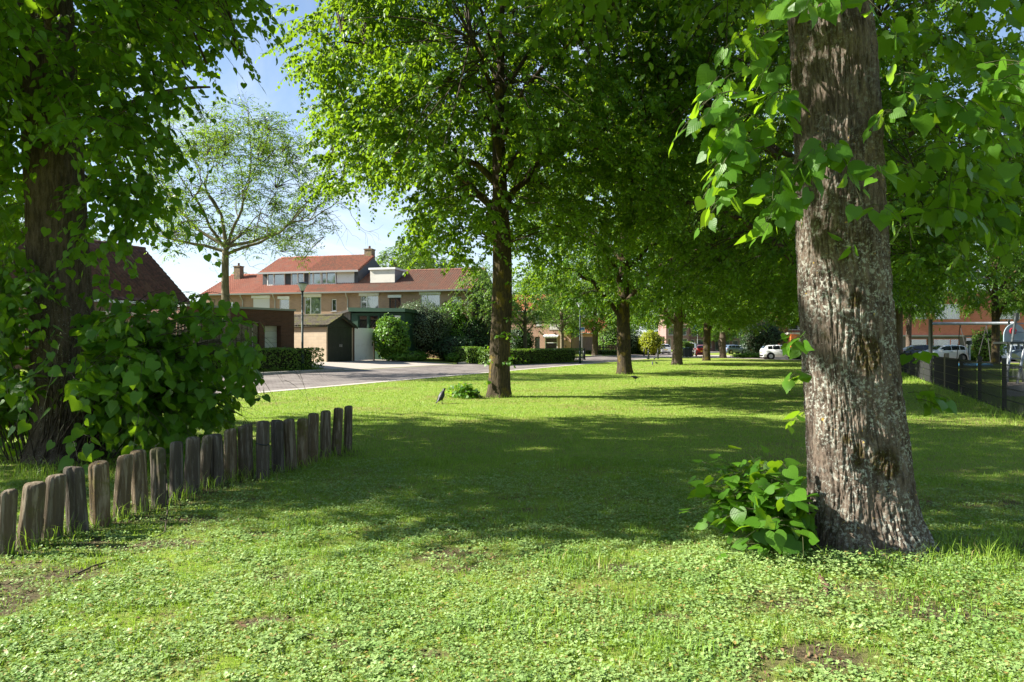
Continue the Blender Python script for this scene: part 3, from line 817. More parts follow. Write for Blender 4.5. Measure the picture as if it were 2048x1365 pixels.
# ------------------------------------------------------------------ hedges and shrubs
def shrub_mesh(seed, ax, n, size, leafmat, kind='oval', boxy=False, lumps=0.25, core=True):
    """leaves through the outer third of a lumpy body that stands on z = 0"""
    r = np.random.default_rng(seed); ax = np.array(ax, float)
    if boxy:
        q = r.uniform(-1, 1, (n, 3)); f = r.integers(0, 3, n); s = np.where(r.uniform(0, 1, n) < .5, -1., 1.)
        w = np.array([ax[1] * ax[2], ax[0] * ax[2], ax[0] * ax[1]]); f = r.choice(3, n, p=w / w.sum())
        q[np.arange(n), f] = s * (1 - np.abs(r.normal(0, 1, n)) * .07 / ax[f])
        nn = np.zeros((n, 3)); nn[np.arange(n), f] = s
        P = q * ax
        P += (0.05 * fbm(P[:, 0] * 1.6 + seed, P[:, 1] * 1.6, P[:, 2] * 1.6, 3))[:, None] * nn
    else:
        q = unit(r.normal(0, 1, (n, 3))); nn = q.copy()
        lob = 1 + lumps * fbm(q[:, 0] * 2.3 + seed, q[:, 1] * 2.3, q[:, 2] * 2.3, 3)
        P = q * ax * (lob * (1 - np.abs(r.normal(0, .13, n))))[:, None]
    P[:, 2] += ax[2]
    k = P[:, 2] > 0.02; P, nn = P[k], nn[k]
    D = unit(np.cross(nn, r.normal(0, 1, P.shape)) + .5 * nn + np.array([0, 0, -.15])); Nn = nn * .9 + np.array([0, 0, .7]) + r.normal(0, .5, P.shape)
    V, polys, uv = place_leaves(kind, P, D, Nn, size * r.uniform(.6, 1.25, len(P)), r)
    leaves = mesh_data('foliage', V, polys, M[leafmat])
    # solid dark core put in to block see-through, in place of twigs
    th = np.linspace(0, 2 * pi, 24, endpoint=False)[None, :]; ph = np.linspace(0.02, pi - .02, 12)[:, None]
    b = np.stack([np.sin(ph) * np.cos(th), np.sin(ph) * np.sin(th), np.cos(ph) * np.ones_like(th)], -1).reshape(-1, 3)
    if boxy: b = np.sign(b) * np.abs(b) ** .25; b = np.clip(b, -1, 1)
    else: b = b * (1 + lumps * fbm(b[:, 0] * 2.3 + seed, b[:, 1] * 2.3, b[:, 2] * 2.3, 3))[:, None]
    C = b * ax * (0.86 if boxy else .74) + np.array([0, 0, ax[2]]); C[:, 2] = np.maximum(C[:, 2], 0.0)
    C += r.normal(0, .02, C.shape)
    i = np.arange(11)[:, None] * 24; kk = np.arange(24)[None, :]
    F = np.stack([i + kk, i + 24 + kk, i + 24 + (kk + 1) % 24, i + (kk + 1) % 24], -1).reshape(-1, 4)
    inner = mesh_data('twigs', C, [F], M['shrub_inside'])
    return leaves, inner


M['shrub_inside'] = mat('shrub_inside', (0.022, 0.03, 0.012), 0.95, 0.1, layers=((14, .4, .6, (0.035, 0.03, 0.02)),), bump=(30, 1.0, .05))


def shrub(name, label, cat, loc, rotz, ax, n, size, leafmat, seed, group=None, **kw):
    root = thing(name, label, cat, loc, rotz, group)
    a, b = shrub_mesh(seed, ax, n, size, leafmat, **kw)
    o = link('foliage', a, root); link('twigs', b, root)  # twigs: the dark filler core, one closed shell
    return root


def hedge(label, A, B, width, h, n, size, seed, leafmat='hedge_leaf', group='clipped hedges along the road'):
    A, B = np.array(A), np.array(B); c = (A + B) / 2; d = B - A
    return shrub('clipped_hedge', label, 'hedge', (c[0], c[1], gz(*c) - .02), atan2(d[1], d[0]), (np.hypot(*d) / 2, width / 2, h / 2), n, size, leafmat, seed, group, boxy=True)


hedge('clipped low hedge behind the lamp post by the fence and garage', (-14.2, 30.0), (-10.25, 35.6), 1.3, 1.08, 9000, .085, 71)
hedge('long clipped hedge with yellowish top behind the mid lawn lime', (-1.9, 47.9), (5.6, 59.3), 1.3, 1.15, 12000, .09, 72)
hedge('short clipped hedge arm running back from the long hedge corner', (-5.0, 52.0), (-2.6, 48.6), 1.3, 1.15, 5000, .09, 73)
x0, x1 = wx(1250, 98), wx(1325, 98)
hedge('small far hedge in front of the dark board fence', (wx(1262, 97), 97), (wx(1292, 97), 97.5), 1.6, 1.5, 1500, .14, 74)
hedge('bright far hedge beside the white van', (wx(1365, 88), 88), (wx(1383, 88), 88.6), 1.4, 1.9, 1500, .14, 75)
hedge('low green border below the mauve fence', (wx(1175, 86), 86), (wx(1235, 88), 88), 1.2, .55, 1500, .12, 76)


def bush(px, py_top, d, wpx, label, n, size, leafmat, seed, name='garden_shrub', cat='shrub', depth=1.0, **kw):
    x = wx(px, d); g = gz(x, d); h = wz(py_top, d) - g; w = wpx / FPX * d / 2
    return shrub(name, label, cat, (x, d, g), seed * .7, (w, w * depth, h / 2), n, size, leafmat, seed, 'shrubs in front of the houses', **kw)


bush(784, 632, 47.6, 72, 'bright ivy mound climbing above the white plank gate', 5500, .13, 'ivy_leaf', 81, 'ivy_bush')
bush(842, 600, 52, 120, 'big grey-green shrub before the terrace wall', 8000, .11, 'grey_leaf', 82, lumps=.2)
bush(905, 603, 54.5, 95, 'bright green round shrub beneath the terrace end windows', 6000, .14, 'ivy_leaf', 83)
bush(948, 640, 54, 70, 'dark evergreen shrub below the terrace gable', 4000, .12, 'dark_leaf', 84)
bush(905, 672, 51.5, 95, 'dark low shrub between the grey shrub and the hedge', 3500, .12, 'dark_leaf', 85)
bush(1040, 652, 66, 60, 'dark laurel before the second terrace', 3500, .13, 'dark_leaf', 86)
bush(820, 703, 48.5, 130, 'low scruffy plants along the paved yard edge', 2500, .10, 'ivy_leaf', 87, 'ground_plant', 'plant', .35)
bush(905, 706, 50.2, 60, 'low plants at the foot of the dark shrub', 1500, .10, 'ivy_leaf', 88, 'ground_plant', 'plant', .5)
bush(1302, 662, 95, 48, 'yellow-leaved bush above the dark board fence', 3000, .2, 'yellow_leaf', 89)
bush(1225, 652, 96, 60, 'pale weeping shrub behind the board fence', 2500, .2, 'street_leaf', 90)
bush(1260, 660, 97, 50, 'olive shrub over the board fence beside the yellow bush', 2200, .18, 'grey_leaf', 91)
bush(1525, 636, 84, 90, 'ivy-clad mass left of the white hatchback', 6500, .16, 'dark_leaf', 92)
bush(1605, 690, 70, 50, 'dark shrub behind the bonnet of the white hatchback', 1500, .14, 'dark_leaf', 93)
bush(1500, 707, 78, 70, 'low green bed beside the far lime trunk', 1500, .14, 'ivy_leaf', 94, 'ground_plant', 'plant', .6)
bush(1955, 700, 64, 75, 'low yellowish hedge plants behind the basket swing', 2500, .14, 'street_leaf', 95, 'ground_plant', 'plant', .4)
bush(1830, 698, 78, 60, 'low green plants before the red brick building', 1500, .16, 'ivy_leaf', 96, 'ground_plant', 'plant', .4)
bush(1975, 655, 60, 60, 'tall pale shrub behind the climbing frame', 2500, .14, 'street_leaf', 97)
# ------------------------------------------------------------------ building materials
M['brick_tan'] = brick_mat('brick_tan', (0.42, 0.26, 0.165), (0.33, 0.20, 0.125), (0.36, 0.29, 0.22))
M['brick_pink'] = brick_mat('brick_pink', (0.46, 0.25, 0.175), (0.38, 0.20, 0.14), (0.42, 0.32, 0.26))
M['brick_brown'] = brick_mat('brick_brown', (0.155, 0.072, 0.046), (0.11, 0.05, 0.034), (0.12, 0.09, 0.075))
M['brick_grey'] = brick_mat('gable_brick', (0.12, 0.105, 0.085), (0.095, 0.085, 0.07), (0.12, 0.11, 0.1))
M['block_beige'] = brick_mat('block_beige', (0.46, 0.37, 0.265), (0.42, 0.33, 0.235), (0.38, 0.32, 0.25), .4, .2, .012)
M['brick_red'] = brick_mat('brick_red', (0.44, 0.13, 0.085), (0.36, 0.10, 0.065), (0.36, 0.2, 0.15))
M['brick_slate'] = brick_mat('brick_slate', (0.10, 0.085, 0.095), (0.075, 0.065, 0.075), (0.1, 0.09, 0.09))
M['brick_purple'] = brick_mat('brick_purple', (0.30, 0.16, 0.15), (0.24, 0.12, 0.12), (0.28, 0.22, 0.2))
M['tile_red'] = mat('roof_tile_red', (0.35, 0.115, 0.065), .75, .3, layers=((7, .4, .62, (0.25, 0.08, 0.05)), (1.2, .5, .7, (0.27, 0.12, 0.08)), (2.5, .56, .68, (0.19, 0.10, 0.07))))
M['tile_mixed'] = mat('roof_tile_mixed', (0.30, 0.105, 0.06), .8, .25, layers=((6, .4, .6, (0.17, 0.075, 0.05)), (1.5, .5, .68, (0.15, 0.09, 0.06))))
M['tile_brown'] = mat('roof_tile_brown', (0.22, 0.10, 0.065), .8, .25, layers=((6, .4, .6, (0.14, 0.075, 0.055)), (1.4, .5, .68, (0.16, 0.11, 0.08))))
M['tile_dark'] = mat('roof_tile_dark', (0.15, 0.072, 0.056), .8, .3, layers=((5, .42, .6, (0.085, 0.048, 0.042)), (1.3, .5, .66, (0.17, 0.092, 0.07))))
M['tile_mossy'] = mat('roof_tile_mossy', (0.10, 0.085, 0.06), .9, .2, layers=((6, .4, .6, (0.06, 0.05, 0.04)), (2.2, .48, .62, (0.10, 0.10, 0.03))))
M['tile_orange'] = mat('roof_tile_orange', (0.5, 0.17, 0.08), .75, .3, layers=((6, .4, .6, (0.38, 0.12, 0.06)),))
M['white_paint'] = mat('white_paint', (0.74, 0.74, 0.72), .5, .4, layers=((2.5, .5, .75, (0.62, 0.61, 0.58)),))
M['cream_panel'] = mat('cream_panel', (0.66, 0.63, 0.56), .6, .3, layers=((1.5, .45, .7, (0.58, 0.55, 0.48)),))
M['shutter'] = mat('roller_shutter', (0.66, 0.63, 0.60), .55, .35)
M['dark_panel'] = mat('dark_panel', (0.055, 0.06, 0.07), .6, .3, layers=((4, .45, .65, (0.075, 0.08, 0.09)),))
M['black_paint'] = mat('black_paint', (0.014, 0.017, 0.014), .45, .4, layers=((3, .45, .7, (0.024, 0.027, 0.022)),))
M['green_paint'] = mat('green_paint', (0.018, 0.055, 0.03), .5, .4, layers=((3, .45, .7, (0.028, 0.066, 0.04)),))
M['grey_boards'] = mat('grey_boards', (0.17, 0.16, 0.14), .8, .2, layers=((12, .4, .6, (0.12, 0.11, 0.10), (1, 1, .15)),))
M['fence_wood'] = mat('fence_wood', (0.24, 0.205, 0.155), .85, .2, layers=((14, .4, .62, (0.155, 0.13, 0.10), (1, 1, .12)), (2, .5, .7, (0.19, 0.18, 0.14))))
M['mauve_wood'] = mat('mauve_wood', (0.42, 0.29, 0.25), .8, .2, layers=((8, .4, .62, (0.34, 0.23, 0.2), (1, 1, .12)),))
M['brown_wood'] = mat('brown_wood', (0.12, 0.075, 0.05), .8, .2, layers=((8, .4, .62, (0.09, 0.055, 0.04), (1, 1, .12)),))
M['gutter'] = mat('gutter_zinc', (0.30, 0.31, 0.31), .5, .4, .4)
M['pipe'] = mat('rain_pipe', (0.42, 0.40, 0.36), .5, .4)
M['chimney'] = mat('chimney_brick', (0.26, 0.19, 0.12), .9, .2, layers=((5, .45, .6, (0.15, 0.12, 0.09)), (2, .5, .66, (0.2, 0.17, 0.07))))
M['lead'] = mat('lead_flashing', (0.22, 0.23, 0.24), .5, .4, .2)
M['glass'] = glass_mat('window_glass')
M['curtain'] = mat('curtain_cloth', (0.60, 0.60, 0.60), .9, .1, layers=((2, .4, .7, (0.5, 0.5, 0.51)),))
M['room_dark'] = mat('dark_room', (0.03, 0.03, 0.03), .95, .1)  # dark colour of the boards that stand for unlit rooms
M['orange_frame'] = mat('orange_frame', (0.50, 0.11, 0.03), .5, .4)
M['stripe'] = mat('awning_cloth', (0.03, 0.03, 0.035), .8, .2)
M['concrete'] = mat('concrete', (0.40, 0.38, 0.35), .9, .2, layers=((6, .45, .65, (0.31, 0.3, 0.27)),))
M['metal_dark'] = mat('dark_metal', (0.02, 0.025, 0.024), .45, .5, .3)
M['lamp_green'] = mat('lamp_post_green', (0.012, 0.030, 0.030), .55, .3, 0., layers=((5, .45, .65, (0.03, 0.055, 0.055)),))


# ------------------------------------------------------------------ building pieces (local frame: front at y = 0 looking to -y)
def wall_box(root, name, L, D, H, ops, m, z0=-0.4, gable=None, reveal=0.14):
    """four walls as one mesh; the front is cut by ops = [(x0, x1, z0, z1)]; gable: extra height at mid depth"""
    mb = MB()
    xs = sorted({0, L, *[o[0] for o in ops], *[o[1] for o in ops]}); zs = sorted({z0, H, *[o[2] for o in ops], *[o[3] for o in ops]})
    for i in range(len(xs) - 1):
        for j in range(len(zs) - 1):
            a, b, c, d = xs[i], xs[i + 1], zs[j], zs[j + 1]
            if any(o[0] <= a and b <= o[1] and o[2] <= c and d <= o[3] for o in ops): continue
            mb.add([(a, 0, c), (b, 0, c), (b, 0, d), (a, 0, d)], [(0, 1, 2, 3)])
    for a, b, c, d in ops:
        r = reveal
        mb.add([(a, 0, c), (a, r, c), (a, r, d), (a, 0, d)], [(0, 1, 2, 3)]); mb.add([(b, 0, c), (b, r, c), (b, r, d), (b, 0, d)], [(3, 2, 1, 0)])
        mb.add([(a, 0, c), (b, 0, c), (b, r, c), (a, r, c)], [(0, 1, 2, 3)]); mb.add([(a, 0, d), (b, 0, d), (b, r, d), (a, r, d)], [(3, 2, 1, 0)])
    for x, fl in ((0, 1), (L, 0)):
        pts = [(x, 0, z0), (x, D, z0), (x, D, H)] + ([(x, D / 2, H + gable)] if gable else []) + [(x, 0, H)]
        mb.add(pts, [tuple(range(len(pts)))[::-1] if fl == 0 else tuple(range(len(pts)))])
    mb.add([(0, D, z0), (L, D, z0), (L, D, H), (0, D, H)], [(3, 2, 1, 0)])
    if not gable: mb.add([(0, 0, H), (L, 0, H), (L, D, H), (0, D, H)], [(0, 1, 2, 3)])
    return mb.build(name, m, root)


def window(root, x0, x1, z0, z1, split=(), shutter=False, box=True, curtain=True, fm='white_paint', y=0.07, blind=0.0, hsplit=None, name='window', sill=True):
    """frame with mullions; pane, curtain, shutter box and sill are its own pieces"""
    t = .07; fr = MB()
    fr.box(x0, x1, y, y + .07, z0, z0 + t).box(x0, x1, y, y + .07, z1 - t, z1)
    fr.box(x0, x0 + t, y, y + .07, z0 + t, z1 - t).box(x1 - t, x1, y, y + .07, z0 + t, z1 - t)
    for s in split:
        xm = x0 + (x1 - x0) * s; fr.box(xm - .035, xm + .035, y, y + .07, z0 + t, z1 - t)
    if hsplit:
        xa, xb = x0 + t, x0 + (x1 - x0) * (split[0] if split else 1) - .035
        zm = z0 + (z1 - z0) * hsplit; fr.box(xa, xb, y + .002, y + .068, zm - .035, zm + .035)
    f = fr.build(name, M[fm], root)
    if shutter:
        mb = MB(); n = max(6, int((z1 - z0) / .06)); dz = (z1 - z0 - .02) / n
        for i in range(n): mb.box(x0 + .02, x1 - .02, y - .05 + .004 * (i % 2), y - .01, z0 + .01 + i * dz, z0 + .01 + (i + .88) * dz)
        mb.box(x0 + .03, x1 - .03, y - .03, y - .012, z0 + .01, z1 - .01)
        mb.build('shutter', M['shutter'], f)
    else:
        MB().box(x0 + t, x1 - t, y + .03, y + .036, z0 + t, z1 - t).build('pane', M['glass'], f)
        MB().box(x0 - .05, x1 + .05, y + .45, y + .5, z0 - .05, z1 + .05).build('room', M['room_dark'], f)  # dark board close behind the pane, in place of an unlit room
        if curtain:
            mb = MB(); a, b = (x0 + t, x1 - t) if curtain is True else (x0 + (x1 - x0) * curtain[0], x0 + (x1 - x0) * curtain[1])
            n = max(8, int((b - a) / .06)); xs = np.linspace(a, b, n + 1)
            yy = [y + .14 + .025 * sin(i * 1.9) for i in range(n + 1)]
            for i in range(n): mb.add([(xs[i], yy[i], z0 + .05), (xs[i + 1], yy[i + 1], z0 + .05), (xs[i + 1], yy[i + 1], z1), (xs[i], yy[i], z1)], [(0, 1, 2, 3)])
            mb.build('curtain', M['curtain'], f)
    if box: MB().box(x0 - .08, x1 + .08, -.12, y - .055, z1 - .02, z1 + .20).build('shutter_box', M['white_paint'], f)
    if sill: MB().box(x0 - .05, x1 + .05, -.05, y - .06, z0 - .07, z0 - .002).build('sill', M['concrete'], f)
    return f


def tile_slope(root, name, x0, x1, ya, za, yb, zb_, m, tile=.21, row=.32, th=.10):
    """a pantiled roof plane from the eave (ya, za) up to the ridge (yb, zb_)"""
    L = np.hypot(yb - ya, zb_ - za); nx = max(2, int((x1 - x0) / tile)) * 5; nr = max(2, int(L / row))
    xs = np.linspace(x0, x1, nx + 1); w = 0.028 * np.sin((xs - x0) / tile * 2 * pi) + 0.012 * np.sin((xs - x0) / tile * 4 * pi + .6)
    s = np.repeat(np.linspace(0, L, nr + 1), 2)[1:-1]; lift = np.tile([.038, 0.0], nr)
    sy, sz = (yb - ya) / L, (zb_ - za) / L; ny, nz_ = -sz, sy
    if nz_ < 0: ny, nz_ = -ny, -nz_
    h = lift[:, None] + w[None, :] + .02
    V = np.stack([np.broadcast_to(xs, h.shape), ya + s[:, None] * sy + h * ny, za + s[:, None] * sz + h * nz_], -1)
    R, Cn = h.shape
    i = np.arange(R - 1)[:, None] * Cn; k = np.arange(Cn - 1)[None, :]
    F = np.stack([i + k, i + k + 1, i + Cn + k + 1, i + Cn + k], -1).reshape(-1, 4)
    if yb < ya: F = F[:, ::-1]
    nb = NB().add(V.reshape(-1, 3), [F])
    # the deck under the tiles
    D = np.array([(x, ya + t_ * (yb - ya) - q * ny, za + t_ * (zb_ - za) - q * nz_) for x in (x0, x1) for t_ in (0, 1) for q in (.02, th)])
    nb.add(D, [np.array([(0, 2, 6, 4), (1, 5, 7, 3), (0, 1, 3, 2), (4, 6, 7, 5), (0, 4, 5, 1), (2, 3, 7, 6)])])
    return link(name, nb.data(name, m, False), root)


def ridge_cap(root, x0, x1, y, z, m):
    mb = MB(); n = max(1, int((x1 - x0) / .38)); d = (x1 - x0) / n
    for i in range(n):
        a = x0 + i * d; mb.tube([(a, y, z), (a + d * .98, y, z + .0)], [.105, .12], 8)
    return mb.build('ridge', m, root)


def chimney(root, x, y, w, d, z0, z1):
    c = MB().box(x - w / 2, x + w / 2, y - d / 2, y + d / 2, z0, z1).box(x - w / 2 - .05, x + w / 2 + .05, y - d / 2 - .05, y + d / 2 + .05, z1 + .001, z1 + .09).build('chimney', M['chimney'], root)
    MB().lathe([(.10, 0), (.09, .28)], 12, (x, y, z1 + .09)).build('chimney_pot', M['brick_brown'], c)
    MB().box(x - w / 2 - .012, x + w / 2 + .012, y - d / 2 - .012, y + d / 2 + .012, z0 + .05, z0 + .35).build('flashing', M['lead'], c)
    return c


# ------------------------------------------------------------------ the terrace
TA = atan2(-.226, .974); TX = np.array([cos(TA), sin(TA)]); TO = np.array([-27.0, 59.55]); TG = .45
EAVE, RDG, DEP = 6.0 - TG, 7.92 - TG, 8.0


def terrace_house(s0, s1, label, roofm, ops, gable_ends=False, dormer=None):
    o = TO + TX * s0; L = s1 - s0
    root = thing('terraced_house', label, 'house', (o[0], o[1], TG), TA, 'brick terrace houses across the road')
    rects = [(a, b, c, d) for a, b, c, d, k in ops]
    w = wall_box(root, 'wall', L, DEP, EAVE, rects, M['brick_tan'], gable=RDG - EAVE)
    for a, b, c, d, k in ops:
        window(root, a, b, c, d, **k)
    rf = tile_slope(root, 'roof', 0.0, L, -.35, EAVE - .35 * (RDG - EAVE) / 4, 4.0, RDG, M[roofm])
    tile_slope(rf, 'rear_slope', 0.0, L, DEP + .35, EAVE - .35 * (RDG - EAVE) / 4, 4.0, RDG, M[roofm])
    ridge_cap(rf, 0, L, 4.0, RDG + .03, M[roofm])
    MB().prism([(-.50, EAVE - .24), (-.36, EAVE - .24), (-.36, EAVE - .12), (-.52, EAVE - .12)], 'x', 0.0, L).build('gutter', M['gutter'], root)
    return root


big = dict(split=(.36,), box=True, curtain=(.36, .95)); small = dict(box=True, curtain=False); WZ0, WZ1 = 3.6, 5.05
lo = dict(box=False, split=(.5,), curtain=True)
# s along the facade from the pixel columns of the photograph: 465-475, 505-538, 557-577, 611-645, 666-675, 721-757, 778-800, 841-878, 905-921
h1 = terrace_house(0, 4.7, 'terrace house at the red end with a square chimney and a closed wide shutter', 'tile_red',
                   [(2.2, 3.05, 3.75, 4.75, dict(box=False, curtain=(.1, .9))), (.4, 2.0, .3, 2.3, lo)])
chimney(h1, 1.35, 3.2, .62, .6, RDG - 1.0, 8.25 - TG + .35)
h2 = terrace_house(4.7, 9.35, 'red roofed terrace house with dark clad dormer and two white framed dormer windows', 'tile_red',
                   [(.25, 1.85, WZ0 - .15, WZ1, dict(shutter=True)), (2.75, 3.7, 3.75, WZ1 - .1, small)])
h3 = terrace_house(9.35, 13.95, 'terrace house with mottled red and brown roof, pale dormer panel and one tiny window', 'tile_mixed',
                   [(.45, 2.0, WZ0 - .2, WZ1 + .05, big), (2.95, 3.4, 3.85, 4.85, dict(box=False, curtain=False))])
h4 = terrace_house(13.95, 19.2, 'brown roofed terrace house with cream boxy dormer and tall dark framed window', 'tile_brown',
                   [(.95, 2.55, WZ0 - .1, WZ1 + .05, dict(split=(.34,), hsplit=.68, curtain=(.36, .95))), (3.5, 4.5, 3.6, 4.9, dict(split=(.5,), curtain=False, fm='dark_panel'))])
h5 = terrace_house(19.2, 24.5, 'end terrace house with dark gable wall beside the hedge', 'tile_brown',
                   [(.95, 2.6, WZ0, WZ1 + .05, dict(split=(.34,), hsplit=.68, curtain=(.36, .95))), (3.6, 4.4, 3.3, 4.9, dict(split=(.5,), box=False, curtain=(.5, .9)))])
for hh, x in ((h1, 4.0), (h2, 2.4), (h3, 4.45), (h5, 4.95)):
    MB().tube([(x, -.44, EAVE - .2), (x, -.40, EAVE - .35), (x, -.06, EAVE - .75), (x, -.06, 0)], .045, 8).build('drainpipe', M['pipe'], hh)
MB().box(5.3, 5.34, 0.02, DEP - .02, -.4, EAVE - .02).build('gable_render', M['brick_grey'], h5)  # slab in a much darker brick tone than the front wall
MB().prism([(0.02, EAVE - .02), (DEP - .02, EAVE - .02), (DEP / 2, RDG - .05)], 'x', 5.3, 5.34).build('gable_top', M['brick_grey'], h5)


def dormer(hh, x0, x1, roofm, cells, panels, right_gable=False, left_gable=False):
    """raised roof over the front slope; cells = windows, panels = cladding (x0, x1, material)"""
    zb_, zt, y0, yr = 6.65 - TG, 7.86 - TG, 1.35, 4.4
    rid = 9.42 - TG
    body = MB().prism([(y0 + .17, zb_ - .1), (y0 + .17, zt), (yr, rid - .08), (DEP - .6, zt + .1), (DEP - .6, zb_ - .1)], 'x', x0, x1).build('dormer', M['dark_panel'], hh)
    for a, b, m in panels:
        mb = MB(); n = max(1, int((zt - zb_) / .17))
        for i in range(n): mb.box(a, b, y0 + .09 - .008 * (i % 2), y0 + .168, zb_ + i * (zt - zb_) / n + .004, zb_ + (i + 1) * (zt - zb_) / n)
        mb.build('cladding', M[m], body)
    for a, b, sp, cur in cells:
        f = MB().box(a, b, y0, y0 + .16, zb_ + .02, zb_ + .09).box(a, b, y0, y0 + .16, zt - .13, zt - .06).box(a, a + .07, y0 + .003, y0 + .157, zb_ + .09, zt - .13).box(b - .07, b, y0 + .003, y0 + .157, zb_ + .09, zt - .13)
        for s in sp:
            xm = a + (b - a) * s; f.box(xm - .05, xm + .05, y0 + .003, y0 + .157, zb_ + .09, zt - .13)
        f = f.build('dormer_window', M['white_paint'], body)
        MB().box(a + .07, b - .07, y0 + .05, y0 + .056, zb_ + .09, zt - .13).build('pane', M['glass'], f)
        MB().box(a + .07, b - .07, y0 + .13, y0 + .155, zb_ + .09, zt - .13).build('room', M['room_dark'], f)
        if cur:
            ca, cb = a + (b - a) * cur[0], a + (b - a) * cur[1]
            MB().box(ca, cb, y0 + .09, y0 + .1, zb_ + .1, zt - .14).build('curtain', M['curtain'], f)
    rf = tile_slope(body, 'dormer_roof', x0 - (.2 if left_gable else 0), x1 + (.2 if right_gable else 0), y0 - .3, zt - .02 - .1, yr, rid, M[roofm])
    MB().box(x0 - (.2 if left_gable else 0), x1 + (.2 if right_gable else 0), y0 - .36, y0 - .28, zt - .22, zt - .06).build('fascia', M['gutter'], body)
    ridge_cap(body, x0, x1, yr, rid + .03, M[roofm])
    return body


dormer(h2, .25, 4.65, 'tile_red', [(.75, 2.45, (.38,), (.4, 1)), (3.05, 4.3, (.5,), None)], [(.25, .72, 'dark_panel'), (2.48, 3.02, 'dark_panel'), (4.33, 4.65, 'dark_panel')], left_gable=True)
dormer(h3, 0, 4.65, 'tile_mixed', [(.1, 1.25, (.35,), (.36, .95)), (1.3, 2.65, (.35,), (.36, .95))], [(2.7, 4.3, 'white_paint'), (4.32, 4.65, 'dark_panel')], right_gable=True)
chimney(h3, 4.25, 4.6, .7, .75, RDG - .2, 9.95 - TG)
MB().tube([(3.9, 4.4, 9.4 - TG), (3.9, 4.4, 10.0 - TG)], .06, 8).build('flue', M['metal_dark'], h3)
fd = MB().box(1.25, 3.45, 1.25, 4.6, 6.7 - TG, 7.78 - TG).build('flat_dormer', M['cream_panel'], h4)
MB().box(1.15, 3.55, 1.12, 4.7, 7.78 - TG + .002, 7.95 - TG).build('dormer_edge', M['white_paint'], fd)
MB().box(3.452, 3.47, 1.3, 4.55, 6.7 - TG, 7.75 - TG).build('dormer_cheek', M['lead'], fd)

# ------------------------------------------------------------------ the second terrace, beyond the hedge
SO = np.array([7.26, 84.0]) - TX * 15.0; SG = .4; SE = 5.85 - SG; SR = 7.9 - SG
for i, (lb, ops) in enumerate((('pink brick house mostly hidden by the end terrace gable', [(.8, 2.3, 3.2, 4.7, big), (3.2, 4.2, 3.3, 4.6, small)]),
                               ('pink brick house with a dark upstairs window behind the hedge trees', [(.8, 2.2, 3.3, 4.6, dict(box=False, curtain=False)), (3.0, 4.4, .2, 2.2, lo)]),
                               ('pink brick end house with white shutters closed and a striped awning', [(.55, 1.3, 3.45, 4.6, dict(shutter=True)), (2.25, 3.6, 3.0, 4.75, dict(shutter=True)),
                                                                                                       (.5, 1.1, -.1, 2.1, dict(box=False, curtain=(.1, .9), sill=False, fm='dark_panel', name='front_door')), (1.75, 3.3, .55, 2.0, dict(box=False, curtain=False, hsplit=.55))]))):
    o = SO + TX * 5 * i
    root = thing('terraced_house', lb, 'house', (o[0], o[1], SG), TA, 'pink brick houses beyond the long hedge')
    wall_box(root, 'wall', 5, DEP, SE, [q[:4] for q in ops], M['brick_pink'], gable=SR - SE)
    for a, b, c, d, k in ops: window(root, a, b, c, d, **k)
    rf = tile_slope(root, 'roof', 0, 5, -.35, SE - .17, 4, SR, M['tile_orange']); tile_slope(rf, 'rear_slope', 0, 5, DEP + .35, SE - .17, 4, SR, M['tile_orange'])
    ridge_cap(rf, 0, 5, 4.0, SR + .03, M['tile_orange'])
    MB().box(0, 5, -.5, -.36, SE - .24, SE - .12).build('gutter', M['gutter'], root)
    if i == 2:
        MB().box(5, 5.04, .02, DEP - .02, -.4, SE - .02).build('gable_render', M['brick_grey'], root)
        aw = MB().prism([(0, 2.35), (-.02, 2.35), (-.55, 2.15), (-.55, 2.0), (-.53, 2.0), (-.5, 2.1)], 'x', 1.6, 3.45).build('awning', M['white_paint'], root)
        mb = MB()
        for k in range(10): mb.prism([(-.556, 2.16), (-.556, 1.99), (-.562, 1.99), (-.562, 2.16)], 'x', 1.62 + k * .185, 1.62 + k * .185 + .09)
        mb.build('awning_stripes', M['stripe'], aw)
        for x, z in ((1.0, 2.75), (3.0, 2.5), (3.9, 2.3), (4.35, 1.7), (4.3, .9)):
            MB().lathe([(.02, -.12), (.10, -.08), (.13, 0), (.10, .08), (.02, .12)], 10, (x, -.1, z)).build('wall_basket', M['brown_wood'], root)
        MB().tube([(3.85, -.06, SE - .2), (3.85, -.06, 3.1)], .05, 8).build('drainpipe', M['pipe'], root)

# ------------------------------------------------------------------ the dark-roofed house behind the garage
LA = atan2(E[1], E[0]); LO = np.array([-18.3, 38.3]) - E * 10.5; LG = .45
root = thing('dark_roofed_house', 'low house with steep dark brown tiled roof behind the garage', 'house', (LO[0], LO[1], LG), LA)
ops = [(6.2, 7.9, 1.0, 2.4, dict(box=False, split=(.5,))), (1.5, 3.2, 1.0, 2.4, dict(box=False, split=(.5,)))]
wall_box(root, 'wall', 10.5, 7.0, 3.45, [q[:4] for q in ops], M['brick_tan'], gable=3.05)
for a, b, c, d, k in ops: window(root, a, b, c, d, **k)
rf = tile_slope(root, 'roof', -.3, 10.7, -.3, 3.30, 3.5, 6.60, M['tile_dark'], tile=.25, row=.36)
tile_slope(rf, 'rear_slope', -.3, 10.7, 7.3, 3.30, 3.5, 6.60, M['tile_dark'], tile=.25, row=.36)
ridge_cap(rf, -.3, 10.7, 3.5, 6.64, M['tile_dark'])
MB().box(-.3, 10.7, -.46, -.32, 3.14, 3.27).build('gutter', M['white_paint'], root)
po = MB().box(2.0, 9.5, -1.9, -.02, 2.45, 2.62).build('porch_roof', M['white_paint'], root)
